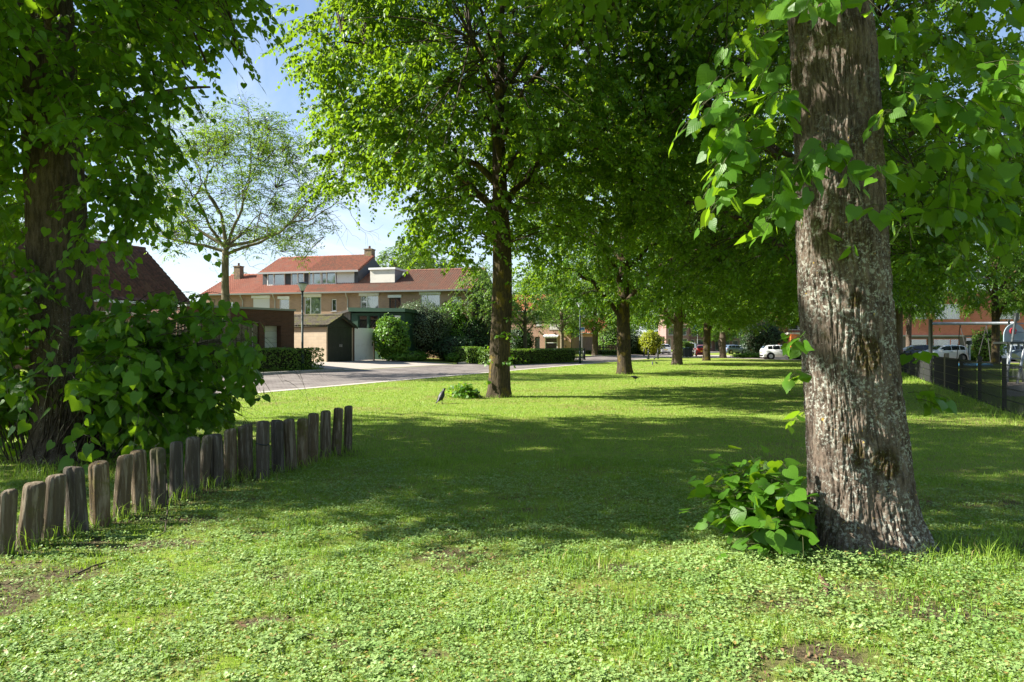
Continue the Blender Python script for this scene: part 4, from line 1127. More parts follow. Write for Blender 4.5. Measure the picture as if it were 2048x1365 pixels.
MB().box(2.05, 9.45, -1.85, -.03, 2.15, 2.448).build('porch_fascia', M['tile_orange'], po)

# ------------------------------------------------------------------ garage, fence, shed, gate, green outbuilding
GA = atan2(.8, .6); GC = np.array([-11.55, 36.2]); GL = 5.8; GO = GC - np.array([.6, .8]) * GL; GG = .28
root = thing('brick_garage', 'flat-roofed brown brick garage with white door behind the plank fence', 'garage', (GO[0], GO[1], GG), GA)
wall_box(root, 'wall', GL, 5.5, 3.0, [(3.3, 5.0, -.1, 2.2)], M['brick_brown'], reveal=.5)
MB().box(-.06, GL + .06, -.07, 5.56, 3.002, 3.10).build('roof_edge', M['gutter'], root)
mb = MB()
for k in range(8): mb.box(3.31, 4.99, .36 + .006 * (k % 2), .42, -.1 + k * .2875, -.1 + (k + .97) * .2875)
mb.build('garage_door', M['white_paint'], root)

FA = np.array([-12.6, 33.9]); FB = np.array([-18.0, 26.7]); d = FB - FA; FL = np.hypot(*d)
root = thing('plank_fence', 'weathered vertical plank fence in front of the brown garage', 'fence', (FB[0], FB[1], gz(*FB)), atan2(-d[1], -d[0]))
mb = MB(); n = int(FL / .145)
for k in range(n): mb.box(k * .145, k * .145 + .115, -.02 + .028 * (k % 2), .0 + .028 * (k % 2), .05, 2.15 + random.uniform(-.02, .02))
mb.box(0, FL, .03, .07, .4, .5).box(0, FL, .03, .07, 1.7, 1.8).build('planks', M['fence_wood'], root)
MB().box(-.02, FL, -.04, .09, 2.18, 2.23).build('top_rail', M['fence_wood'], root)
for k in (0.0, FL / 3, 2 * FL / 3): MB().box(k - .07, k + .07, .072, .2, -.1, 2.17).build('post', M['brown_wood'], root)
MB().box(FL + .002, FL + .30, -.1, .2, -.1, 2.25).build('end_post', M['brick_brown'], root)

# shed: the gable with black doors looks at the road
HA = atan2(E[1], E[0]); HO = np.array([-11.65, 42.9]); HG = gz(*HO)
root = thing('garden_shed', 'beige block shed with mossy tiled gable roof and black double doors', 'shed', (HO[0], HO[1], HG), HA)
W_ = 2.75; D_ = 5.2; He = 2.32; Hr = 2.95
mb = MB()
for x in (0, W_ - .12): mb.box(x, x + .12, .02, D_, -.3, He)
mb.box(.12, W_ - .12, D_ - .12, D_, -.3, He)
wall = mb.build('wall', M['block_beige'], root)
fr = MB().prism([(0.1, He - .12), (W_ - .1, He - .12), (W_ - .02, He), (W_ / 2, Hr - .05), (.02, He)], 'y', -.02, .08).build('gable_board', M['black_paint'], root)
for k in (0, 1):
    x = .14 + k * (W_ / 2 - .14)
    dr = MB()
    nn = 8; w8 = (W_ / 2 - .15) / nn
    for q in range(nn): dr.box(x + q * w8, x + (q + .96) * w8, .0, .05, -.02, He - .13)
    dr.box(x, x + W_ / 2 - .16, .03, .06, -.02, He - .14)
    dd = dr.build('door', M['black_paint'], root)
    MB().tube([(W_ / 2 + (-.09 if k == 0 else .09), -.05, .95), (W_ / 2 + (-.09 if k == 0 else .09), -.05, 1.12)], .014, 6).build('handle', M['white_paint'], dd)
def shed_slope(name, left):
    # slope runs along y (ridge direction); built in a turned local frame
    xa, xb = (-.18, W_ / 2) if left else (W_ + .18, W_ / 2)
    L = np.hypot(xb - xa, Hr - (He - .08)); nx = int((D_ + .3) / .22) * 5; nr = int(L / .28)
    ys = np.linspace(-.2, D_ + .1, nx + 1); w = .03 * np.sin(ys / .22 * 2 * pi)
    s = np.repeat(np.linspace(0, 1, nr + 1), 2)[1:-1]; lift = np.tile([.04, 0.], nr)
    h = lift[:, None] + w[None] + .05
    V = np.stack([xa + (xb - xa) * s[:, None] + 0 * h, np.broadcast_to(ys, h.shape), He - .08 + (Hr - He + .08) * s[:, None] + h], -1)
    R, Cn = h.shape; i = np.arange(R - 1)[:, None] * Cn; k = np.arange(Cn - 1)[None]
    F = np.stack([i + k, i + Cn + k, i + Cn + k + 1, i + k + 1], -1).reshape(-1, 4)
    if not left: F = F[:, ::-1]
    nb = NB().add(V.reshape(-1, 3), [F])
    zl = He - .08
    Dk = np.array([(x, y, z - q) for (x, z) in ((xa, zl), (xb, Hr)) for y in (-.2, D_ + .1) for q in (-.012, .05)])
    nb.add(Dk, [np.array([(0, 2, 6, 4), (1, 5, 7, 3), (0, 1, 3, 2), (4, 6, 7, 5), (0, 4, 5, 1), (2, 3, 7, 6)])])
    return nb.data(name, M['tile_mossy'])
rf = link('roof', shed_slope('roof', True), root); link('far_slope', shed_slope('far_slope', False), rf)
mb = MB()
for k in range(14): mb.tube([(W_ / 2, -.2 + k * .393, Hr + .07), (W_ / 2, -.2 + k * .393 + .385, Hr + .07)], [.10, .115], 8)
mb.build('ridge', M['tile_mossy'], rf)
for sg in (1, -1):
    xa = W_ / 2 - sg * (W_ / 2 + .18)
    MB().prism([(xa, He - .20), (W_ / 2, Hr - .10), (W_ / 2, Hr + .04), (xa, He - .05)][::sg], 'y', -.235, -.205).build('barge_board', M['black_paint'], root)

g0 = HO + E * (W_ + .12)
root = thing('plank_gate', 'white-painted vertical plank gate beside the black shed doors', 'gate', (g0[0], g0[1], HG), HA)
mb = MB()
for k in range(14): mb.box(k * .158, k * .158 + .150, 0, .03, .04, 2.22)
mb.box(0.02, 2.19, .032, .06, .3, .4).box(.02, 2.19, .032, .06, 1.8, 1.9).build('planks', M['white_paint'], root)
MB().box(-.1, -.005, -.02, .08, -.1, 2.3).build('post', M['brown_wood'], root); MB().box(2.22, 2.33, -.02, .08, -.1, 2.3).build('post', M['brown_wood'], root)
MB().box(2.0, 2.08, -.03, -.002, 1.0, 1.2).build('latch', M['metal_dark'], root)

bo = np.array([wx(703, 49.5), 49.5]); bg = gz(*bo)
root = thing('green_outbuilding', 'dark green timber outbuilding with glazed front rising behind the shed', 'shed', (bo[0], bo[1], bg), TA)
ops = [(.5 + k * .85, 1.25 + k * .85, 1.5, 3.2, dict(box=False, curtain=False, fm='green_paint', sill=False)) for k in range(4)]
wall_box(root, 'wall', 4.1, 4, 3.35, [q[:4] for q in ops], M['green_paint'])
for a, b, c, d_, k in ops: window(root, a, b, c, d_, **k)
MB().prism([(-.1, 3.45), (4.25, 3.38), (4.25, 3.62), (-.1, 3.75)], 'y', -.3, 4.2).build('roof', M['green_paint'], root)
rr = MB().prism([(-2.9, 2.75), (-.105, 3.45), (-.105, 3.62), (-2.9, 2.92)], 'y', -.2, 4.0).build('lean_to_roof', M['grey_boards'], root)
MB().prism([(-2.7, -.2), (-.1, -.2), (-.1, 3.44), (-2.7, 2.79)], 'y', 0, 3.8).build('lean_to_wall', M['grey_boards'], root)

# ------------------------------------------------------------------ far fences, houses and the brick buildings
def board_fence(label, px0, d0, px1, d1, h, m, name='board_fence', pitch=.16, gapy=.12):
    A, B = np.array([wx(px0, d0), d0]), np.array([wx(px1, d1), d1]); d = B - A; L = np.hypot(*d)
    root = thing(name, label, 'fence', (A[0], A[1], gz(*A)), atan2(d[1], d[0]), 'board fences across the road')
    mb = MB()
    for k in range(int(L / pitch)): mb.box(k * pitch, k * pitch + gapy, 0, .025, .05, h)
    mb.box(0, L, .026, .07, .3, .42).box(0, L, .026, .07, h - .35, h - .23).build('boards', M[m], root)
    for k in range(int(L / 2.4) + 1): MB().box(k * 2.4, k * 2.4 + .12, .071, .2, -.1, h + .05).build('post', M['brown_wood'], root)
    MB().box(0, L, -.03, .09, h + .002, h + .06).build('top_rail', M[m], root)
    return root


board_fence('mauve board fence beside the pink end house', 1141, 84.3, 1190, 88, 2.05, 'mauve_wood', pitch=.2, gapy=.17)
board_fence('grey-brown board fence behind the mid row of limes', 1190, 98, 1330, 104, 2.3, 'fence_wood', pitch=.4, gapy=.34)
board_fence('low dark railing fence at the foot of the far trees', 1195, 92, 1240, 94, 1.1, 'brown_wood', pitch=.25, gapy=.12)


def far_house(label, px0, px1, d, ze, zr, wallm, roofm, ops, depth=8, group=None, rot=0.0, name='brick_house'):
    x0 = wx(px0, d); L = wx(px1, d) - x0; g = gz(x0, d)
    root = thing(name, label, 'house', (x0, d, g), rot, group)
    ops = [(a * L, b * L, c, e, k) for a, b, c, e, k in ops]
    wall_box(root, 'wall', L, depth, ze, [q[:4] for q in ops], M[wallm], gable=zr - ze)
    for a, b, c, e, k in ops: window(root, a, b, c, e, **k)
    rf = tile_slope(root, 'roof', -.2, L + .2, -.35, ze - .15, depth / 2, zr, M[roofm], tile=.3, row=.4)
    tile_slope(rf, 'rear_slope', -.2, L + .2, depth + .35, ze - .15, depth / 2, zr, M[roofm], tile=.3, row=.4)
    ridge_cap(rf, -.2, L + .2, depth / 2, zr + .04, M[roofm])
    MB().box(-.2, L + .2, -.5, -.36, ze - .25, ze - .12).build('gutter', M['white_paint'], root)
    return root


nb_ = dict(box=False)
far_house('low house with orange tiled roof behind the mauve fence', 1158, 1215, 104, 3.0, 5.2, 'brick_pink', 'tile_orange', [(.1, .35, .8, 2.2, nb_), (.55, .85, .8, 2.2, nb_)])
for i, (a, b, lb) in enumerate(((1332, 1378, 'purple brick house with white windows behind the silver car'), (1378, 1426, 'purple brick house with white windows above the red car'),
                                (1426, 1480, 'purple brick house between the two farthest lime trunks'), (1480, 1534, 'purple brick house nearest the ivy clad wall'))):
    far_house(lb, a, b, 150 + i * 2, 5.6, 9.0, 'brick_purple', 'tile_brown', [(.08, .22, .2, 2.4, dict(box=False, sill=False, name='front_door')), (.32, .62, .6, 2.4, nb_), (.72, .93, .6, 2.4, nb_), (.1, .36, 3.2, 4.8, nb_), (.56, .88, 3.2, 4.8, nb_)], group='purple brick houses at the far end')

# balcony block beside the ivy
x0 = wx(1560, 96); L = wx(1700, 96) - x0
root = thing('balcony_block', 'dark red brick block with railed balcony and a red pillar', 'apartment building', (x0, 96, 0), 0)
ops = [(L * .12, L * .4, 3.6, 5.6, dict(box=False, split=(.5,), curtain=False)), (L * .5, L * .9, 3.6, 5.6, dict(box=False, split=(.33, .66), curtain=False)), (L * .15, L * .85, .1, 2.4, dict(box=False, split=(.33, .66), curtain=False, sill=False))]
wall_box(root, 'wall', L, 8, 9.5, [q[:4] for q in ops], M['brick_red'])
for a, b, c, e, k in ops: window(root, a, b, c, e, **k)
bl = MB().box(.5, L - .5, -1.6, -.01, 2.95, 3.2).build('balcony', M['concrete'], root)
mb = MB().box(.5, L - .5, -1.6, -1.54, 4.1, 4.16)
for k in range(40): mb.box(.52 + k * (L - 1.1) / 39, .55 + k * (L - 1.1) / 39, -1.59, -1.55, 3.2, 4.1)
mb.build('railing', M['metal_dark'], bl)
MB().box(wx(1572, 96) - x0, wx(1583, 96) - x0, -1.7, -1.3, -.1, 2.94).build('pillar', M['orange_frame'], root)
MB().box(-.2, L + .2, -.3, 8.3, 9.502, 9.8).build('roof_edge', M['concrete'], root)

# the modern red brick building on the play area's far side
x0 = wx(1768, 92); x1 = wx(2230, 92); L = x1 - x0
root = thing('red_brick_building', 'modern red brick building with dark brick ground storey and orange window frames', 'apartment building', (x0, 92, 0), 0)
q = lambda px: wx(px, 92) - x0
og = dict(box=False, fm='orange_frame', curtain=(.05, .95), sill=False); ogs = dict(box=False, fm='orange_frame', split=(.66,), curtain=(.2, .6), sill=False)
lops = [(q(1818), q(1855), .5, 2.3, og), (q(1867), q(1919), .5, 2.3, ogs), (q(1932), q(1948), .0, 2.5, dict(box=False, fm='orange_frame', curtain=False, sill=False, name='front_door')), (q(1953), q(1990), .3, 2.4, ogs), (q(2010), q(2060), .5, 2.3, og), (q(2075), q(2120), .5, 2.3, ogs)]
wall_box(root, 'ground_storey', L, 9, 2.78, [o[:4] for o in lops], M['brick_slate'])
for a, b, c, e, k in lops: window(root, a, b, c, e, **k)
up_ = MB()
uops = [(q(1815), q(1853), 5.0, 7.2, dict(box=False, fm='white_paint', split=(.5,), curtain=(.0, 1), sill=True)), (q(1870), q(1920), 5.0, 7.0, dict(box=False, split=(.5,), curtain=(.0, .9))), (q(1990), q(2040), 5.0, 7.0, dict(box=False, split=(.5,))), (q(2070), q(2110), 5.0, 7.0, dict(box=False, split=(.5,)))]
w = wall_box(root, 'upper_storey', L, 9, 8.6, [o[:4] for o in uops], M['brick_red'], z0=2.79)
for a, b, c, e, k in uops: window(root, a, b, c, e, **k)
MB().box(-.15, L + .15, -.2, 9.2, 8.602, 8.85).build('roof_edge', M['concrete'], root)
MB().box(q(1800), q(1925), -.35, -.01, 2.62, 2.80).build('canopy', M['lead'], root)
# ------------------------------------------------------------------ log palisade
M['log'] = mat('weathered_log', (0.105, 0.081, 0.055), .9, .15, layers=((11, .45, .62, (0.085, 0.068, 0.05), (1, 1, .10)), (30, .48, .62, (0.20, 0.17, 0.13), (1, 1, .08)), (3.0, .55, .68, (0.085, 0.08, 0.035)), (40, .66, .72, (0.28, 0.25, 0.06))), bump=(45, .9, .012, (1, 1, .08)), vary=.32)
# px centre, px width, top y, foot y (as seen), depth
LOGS = [(14, 38, 980, 1118, 4.80), (61, 50, 966, 1096, 5.02), (104, 48, 951, 1080, 5.22), (152, 45, 935, 1074, 5.40), (200, 44, 925, 1056, 5.62), (242, 37, 912, 1046, 5.85), (279, 37, 902, 1040, 6.05),
        (319, 36, 897, 1020, 6.30), (352, 31, 884, 1003, 6.55), (383, 35, 875, 988, 6.85), (408, 28, 872, 980, 7.10), (434, 34, 868, 966, 7.22), (461, 30, 858, 962, 7.50), (491, 36, 850, 962, 7.62), (526, 31, 842, 968, 7.55),
        (556, 30, 840, 952, 7.95), (582, 28, 838, 950, 8.10), (606, 26, 837, 946, 8.30), (625, 26, 827, 944, 8.55), (651, 25, 822, 916, 8.95), (674, 24, 816, 912, 9.20), (695, 20, 813, 910, 9.35)]
LOG_LB = ['log post cut by the photo edge, first of the row', 'twisted leaning log post with deep swirling grain', 'log post leaning away behind the twisted one', 'stout log post with a pale vertical split',
          'evenly round log post standing clear of its neighbours', 'narrow log post with a slanting yellowish top', 'log post with yellow lichen round its top', 'log post split from top to foot into two halves',
          'dark slim log post with lichened shoulder next to the split one', 'wide mossy log post with a narrow one at its back', 'narrow log post half hidden behind the wide mossy one', 'purplish log post with long dark crack',
          'short log post tucked behind the cracked purplish one', 'pale grey log post with knot and bent crack', 'log post with a wire band round its waist', 'dark greenish log post after the wired one', 'log post third after the wired one, flat topped',
          'slim log post just before the step up in the row', 'taller log post beginning the last rise of the row', 'log post first of the last three', 'log post in the middle of the last three', 'thin dark log post ending the row by the grass']


def log_post(i, px, w, yt, yb, d):
    r = np.random.default_rng(100 + i)
    x = wx(px, d); h = wz(yt, d); R = w / FPX * d / 2 * .78
    nt, nz = 56, 34
    th = np.linspace(0, 2 * pi, nt, endpoint=False)[None, :]; z = np.concatenate([np.linspace(-.12, h - .03, nz), [h - .012, h - .002, h]])[:, None]
    rr = R * (1 + .05 * perlin(np.cos(th) * 1.5 + i, np.sin(th) * 1.5, z * 2.5) + .04 * (1 - z / h)) * np.ones_like(th * z)
    rr += .006 * perlin(np.cos(th) * 9 + i, np.sin(th) * 9, z * 2.0) + .003 * perlin(np.cos(th) * 22, np.sin(th) * 22 + i, z * 4)
    # drying cracks
    cr = {7: (-1.62, .030, .05), 11: (-1.9, .022, .03), 13: (-1.35, .022, .03), 3: (-1.2, .018, .03)}.get(i)
    cracks = [cr] if cr else []
    cracks += [(r.uniform(0, 6.28), .010, .03) for _ in range(2)]
    for a0, dep, wd in cracks:
        aa = a0 + .06 * np.sin(z * 9 + i); da = np.abs((th - aa + pi) % (2 * pi) - pi)
        rr -= dep * np.exp(-(da / (wd / .09)) ** 2 * 1.2) * np.clip((z - h * r.uniform(-.2, .3)) / (h * .4), .2, 1)
    rr[-3] -= .006; rr[-2] -= .016; rr[-1] -= .028
    tw = .9 if i == 1 else r.normal(0, .15)
    tht = th + tw * z
    tip = r.normal(0, .10, 2)
    lean = np.array({1: (.10, .02), 2: (.06, .05), 0: (.05, 0), 4: (-.03, 0), 9: (.0, .06)}.get(i, tuple(r.normal(0, .05, 2))))
    zz = z + (rr * np.cos(tht) * tip[0] + rr * np.sin(tht) * tip[1]) * np.clip(z / h, 0, 1) ** 8
    V = np.stack([lean[0] * z + rr * np.cos(tht), lean[1] * z + rr * np.sin(tht), zz + 0 * th], -1)
    R_ = V.shape[0]
    V = V.reshape(-1, 3)
    a = np.arange(R_ - 1)[:, None] * nt; k = np.arange(nt)[None]
    F = np.stack([a + k, a + (k + 1) % nt, a + nt + (k + 1) % nt, a + nt + k], -1).reshape(-1, 4)
    c = V[-nt:].mean(0) + [0, 0, .006]; V = np.vstack([V, c]); ci = len(V) - 1
    T = np.array([((R_ - 1) * nt + q, (R_ - 1) * nt + (q + 1) % nt, ci) for q in range(nt)])
    me = mesh_data('log_post', V, [F, T], M['log'], True)
    o = link('log_post', me, None, (x - lean[0] * .2, d, 0)); tag(o, LOG_LB[i], 'post', 'log posts of the low palisade')
    if i == 14:
        t = np.linspace(-2.6, -.2, 12); zb_ = h * .62
        s = MB().tube([(lean[0] * zb_ + (R + .008) * cos(q), lean[1] * zb_ + (R + .008) * sin(q), zb_ + .01 * sin(2 * q)) for q in t], .006, 6).build('wire_band', M['metal_dark'], o)
    return o


for i, (px, w, yt, yb, d) in enumerate(LOGS): log_post(i, px, w, yt, yb, d)

# ------------------------------------------------------------------ street lamps
M['lamp_glass'] = mat('lamp_glass', (0.62, 0.66, 0.68), .25, .5)


def lamp(px, d, h, label):
    x = wx(px, d); root = thing('street_lamp', label, 'street lamp', (x, d, gz(x, d)), 0, 'street lamps beside the road')
    MB().lathe([(.085, 0), (.085, .9), (.075, .95), (.055, 1.0), (.048, h - .52)], 16).build('pole', M['lamp_green'], root, True)
    MB().lathe([(.05, h - .53), (.075, h - .50), (.075, h - .45)], 16).build('collar', M['metal_dark'], root, True)
    MB().lathe([(.075, h - .45), (.10, h - .42), (.19, h - .22), (.26, h - .10)], 20).build('lamp_shade', M['lamp_glass'], root, True)
    MB().lathe([(.30, h - .10), (.29, h - .075), (.15, h - .02), (.05, h)], 20).build('lamp_cap', M['metal_dark'] if px < 900 else M['gutter'], root)
    MB().box(-.05, .05, -.09, -.08, .45, .75).build('access_panel', M['lamp_green'], root)


lamp(605, 34.3, 4.45, 'dark green street lamp in front of the garage and low hedge')
lamp(1160, 54.4, 4.9, 'street lamp at the lawn edge by the end of the long hedge')

# bollards, bins, signs at the far junction
def bollard(px, d, label, h=1.0, r=.085):
    x = wx(px, d); root = thing('bollard', label, 'bollard', (x, d, gz(x, d)), 0, 'dark bollards at the junction')
    MB().lathe([(r, 0), (r, h * .78), (r * .8, h * .8), (r * .8, h * .84), (r, h * .86), (r, h * .95), (r * .6, h)], 14).build('shaft', M['metal_dark'], root, True)
    MB().lathe([(r * 1.3, 0), (r * 1.3, .07), (r, .1)], 14).build('base', M['metal_dark'], root, True)


bollard(1168, 66, 'dark bollard beside the lamp at the hedge end', 1.1, .13)
bollard(1207, 88, 'dark bollard left of the second road lime', 1.1)
bollard(1297, 72, 'slim dark bollard just right of the second road lime', 1.05)
bollard(1316, 73, 'dark bollard in front of the silver car', 1.1)
bollard(1288, 90, 'dark bollard farther back by the board fence', 1.1)


def bin_(px, d, label, h=1.15, w=.5):
    x = wx(px, d); root = thing('litter_bin', label, 'bin', (x, d, 0), .3, 'bins beside the far hedge')
    MB().prism([(-w / 2 * .85, .06), (w / 2 * .85, .06), (w / 2, h * .9), (-w / 2, h * .9)], 'y', -w / 2, w / 2).build('body', M['metal_dark'], root, bevel=.03)
    MB().prism([(-w / 2 - .03, h * .9), (w / 2 + .03, h * .9), (w / 2 - .05, h), (-w / 2 + .05, h)], 'y', -w / 2 - .03, w / 2 + .03).build('lid', M['green_paint'], root, bevel=.02)
    for s in (-1, 1): MB().tube([(s * w * .36, w * .4, .08), (s * w * .46, w * .4, .08)], .08, 10).build('wheel', M['black_paint'], root)


bin_(1371, 82, 'dark wheeled bin left of the van'); bin_(1379, 82.5, 'dark wheeled bin nearest the van', 1.2)

x = wx(1164, 76); root = thing('road_sign', 'small blue and white sign on a thin pole behind the lamp', 'sign', (x, 76, gz(x, 76)), .2)
MB().tube([(0, 0, 0), (0, 0, 3.3)], .03, 8).build('pole', M['gutter'], root)
M['sign_blue'] = mat('sign_blue', (0.05, 0.16, 0.42), .4, .5)
pb = MB().box(-.3, .3, -.045, -.032, 2.75, 3.25).build('panel', M['white_paint'], root)
MB().box(-.25, .25, -.05, -.046, 2.95, 3.2).build('blue_field', M['sign_blue'], pb)
x = wx(1395, 100); root = thing('road_sign', 'blue sign panel on a pole above the red car', 'sign', (x, 100, 0), 0)
MB().tube([(0, 0, 0), (0, 0, 4.6)], .04, 8).build('pole', M['gutter'], root)
MB().box(-.55, .55, -.055, -.042, 3.6, 4.6).build('panel', M['sign_blue'], root)

# ------------------------------------------------------------------ cars
def car_paint(name, c): return mat(name, c, .3, .5, coat=.8)


M['car_white'] = car_paint('car_white', (.78, .79, .80)); M['car_red'] = car_paint('car_red', (.38, .018, .012)); M['car_silver'] = car_paint('car_silver', (.52, .53, .53)); M['car_dark'] = car_paint('car_dark', (.05, .055, .06)); M['car_blue'] = car_paint('car_blue', (.12, .17, .24))
M['car_glass'] = mat('car_glass', (.012, .015, .018), .06, .6)
M['tyre'] = mat('tyre', (.015, .015, .015), .85, .2); M['rim'] = mat('rim', (.45, .45, .46), .35, .5, .7); M['trim'] = mat('black_trim', (.012, .012, .013), .6, .3)
M['tail_red'] = mat('tail_lamp_red', (.35, .012, .012), .2, .5); M['head_clear'] = mat('head_lamp', (.7, .72, .74), .1, .6); M['plate_yellow'] = mat('plate_yellow', (.75, .5, .03), .5, .3)

STYLE = {   # x, belt z, roof z, half width; x from rear to front
    'hatch': dict(L=4.0, W=1.75, st=[(-2.0, .84, .90, .74), (-1.93, .95, 1.06, .80), (-1.72, .98, 1.34, .85), (-1.3, .97, 1.46, .87), (-.5, .95, 1.49, .875), (.25, .93, 1.44, .875), (.62, .92, 1.30, .87), (1.12, .91, .99, .865), (1.6, .86, .90, .84), (1.9, .72, .78, .76), (2.02, .60, .64, .66)], win=(-1.72, .70), pil=(-1.05, -.30), wb=(-1.27, 1.28)),
    'suv': dict(L=4.3, W=1.8, st=[(-2.15, .92, 1.0, .78), (-2.08, 1.02, 1.12, .84), (-1.86, 1.06, 1.48, .88), (-1.4, 1.06, 1.61, .90), (-.5, 1.03, 1.64, .90), (.3, 1.01, 1.58, .90), (.75, 1.0, 1.42, .90), (1.25, .98, 1.06, .89), (1.8, .93, .97, .86), (2.08, .78, .84, .78), (2.16, .62, .68, .68)], win=(-1.86, .82), pil=(-1.1, -.3), wb=(-1.33, 1.38)),
    'van': dict(L=4.5, W=1.85, st=[(-2.25, .98, 1.70, .84), (-2.2, 1.02, 1.78, .88), (-1.9, 1.05, 1.83, .91), (-1.0, 1.05, 1.85, .92), (0., 1.05, 1.84, .92), (.75, 1.04, 1.76, .92), (1.05, 1.04, 1.62, .91), (1.6, 1.02, 1.12, .90), (1.95, .95, 1.0, .86), (2.18, .8, .86, .8), (2.25, .62, .68, .7)], win=(.1, 1.1), pil=(.6,), wb=(-1.4, 1.42)),
}


def make_car(style, paint, label, loc, rotz, group):
    s = STYLE[style]; root = thing('parked_car', label, 'car', loc, rotz, group)
    st = np.array(s['st']); xs = np.linspace(st[0, 0], st[-1, 0], 44)
    belt, roof, hw = (np.interp(xs, st[:, 0], st[:, i]) for i in (1, 2, 3))
    def section(x, zb_, zr, w):
        gh = max(0, (zr - zb_) / .5); inn = min(1, gh)
        half = [(0, .20), (w * .86, .20), (w * .97, .30), (w, .52), (w * .995, .5 * (zb_ + .52)), (w * .965, zb_), (w * (.955 - .05 * inn), zb_ + .10 * (zr - zb_)), (w * (.95 - .20 * inn), zb_ + .86 * (zr - zb_)), (w * (.92 - .26 * inn), zr - .015), (w * .45, zr + .008), (0, zr + .012)]
        return half
    secs = [section(*q) for q in zip(xs, belt, roof, hw)]
    ring = [[(x, y, z) for y, z in sc] + [(x, -y, z) for y, z in sc[-2:0:-1]] for x, sc in zip(xs, secs)]
    V = np.array(ring); n = V.shape[1]
    i = np.arange(len(xs) - 1)[:, None] * n; k = np.arange(n)[None]
    F = np.stack([i + k, i + n + k, i + n + (k + 1) % n, i + (k + 1) % n], -1).reshape(-1, 4)
    nb = NB().add(V.reshape(-1, 3), [F]); nb.P.setdefault(n, []).append(np.array([np.arange(n)])); nb.P[n].append(np.array([(len(xs) - 1) * n + np.arange(n)[::-1]]))
    body = link('body', nb.data('body', M[paint], True), root)
    S = lambda x: section(x, *(np.interp(x, st[:, 0], st[:, c]) for c in (1, 2, 3)))
    # side windows, proud of the shell by a few mm
    a, b = s['win']; cuts = [a + .16, *s['pil'], b - .05]
    for sg in (-1, 1):
        for j in range(len(cuts) - 1):
            q = np.linspace(cuts[j] + .03, cuts[j + 1] - .03, 8); v = []
            for x in q:
                sc = S(x); p0, p1 = sc[6], sc[7]
                for t in (.04, .96): v.append((x, sg * (p0[0] + (p1[0] - p0[0]) * t + .006), p0[1] + (p1[1] - p0[1]) * t))
            mb = MB(); mb.add(v, [((2 * e, 2 * e + 1, 2 * e + 3, 2 * e + 2) if sg > 0 else (2 * e, 2 * e + 2, 2 * e + 3, 2 * e + 1)) for e in range(7)])
            mb.build('side_window', M['car_glass'], root)
    # windscreen and rear window: bands across the shell where the roof line falls
    def band(name, x0, x1, t0, t1):
        q = np.linspace(x0, x1, 7); v = []
        for x in q:
            w, zb_, zr = (np.interp(x, st[:, 0], st[:, c]) for c in (3, 1, 2)); sc = S(x); ye = sc[8][0] * .93
            dx = .012 * (1 if x0 > 0 else -1)
            v += [(x + dx, -ye, zr + .006), (x + dx, -ye * .5, zr + .022), (x + dx, 0, zr + .028), (x + dx, ye * .5, zr + .022), (x + dx, ye, zr + .006)]
        MB().add(v, [(5 * e + c, 5 * e + 5 + c, 5 * e + 6 + c, 5 * e + 1 + c) for e in range(6) for c in range(4)]).build(name, M['car_glass'], root)
    fr = [p for p in st if p[0] > b - .5]
    band('windscreen', b - .36 if style != 'van' else .80, b + .34 if style != 'van' else 1.56, 0, 1)
    if style == 'van':
        MB().box(-2.262, -2.24, -.68, .68, 1.12, 1.62).build('rear_window', M['car_glass'], root)
    else: band('rear_window', st[1, 0] + .03, st[2, 0] + .10, 0, 1)
    rz = st[1, 1]
    for sg in (-1, 1):
        MB().box(st[1, 0] - .055, st[1, 0] + .10, sg * hw[2] * .80 - .12, sg * hw[2] * .80 + .12, rz - .22, rz - .02).build('tail_light', M['tail_red'], root, bevel=.03)
        MB().box(st[-2, 0] - .16, st[-2, 0] + .035, sg * .60 - .15, sg * .60 + .15, .64, .78).build('headlight', M['head_clear'], root, bevel=.03)
        xm = b - .06; ym = S(xm)[5][0]
        MB().box(xm - .06, xm + .08, sg * (ym + .09) - .07, sg * (ym + .09) + .07, s['st'][6][1] + .04, s['st'][6][1] + .17).build('mirror', M[paint], root, bevel=.03)
        MB().box(-.34, -.14, sg * (np.interp(-.2, st[:, 0], st[:, 3]) + .004) - .012, sg * (np.interp(-.2, st[:, 0], st[:, 3]) + .004) + .012, .84, .87).build('door_handle', M['trim'], root)
    MB().box(st[0, 0] - .03, st[0, 0] + .08, -.70, .70, .30, .46).build('rear_bumper', M['trim'], root, bevel=.03)
    MB().box(st[-1, 0] - .12, st[-1, 0] + .015, -.5, .5, .28, .44).build('grille', M['trim'], root, bevel=.03)
    MB().box(st[0, 0] - .045, st[0, 0] - .031, -.26, .26, .70 if style != 'hatch' else .64, .81 if style != 'hatch' else .75).build('number_plate', M['plate_yellow'], root)
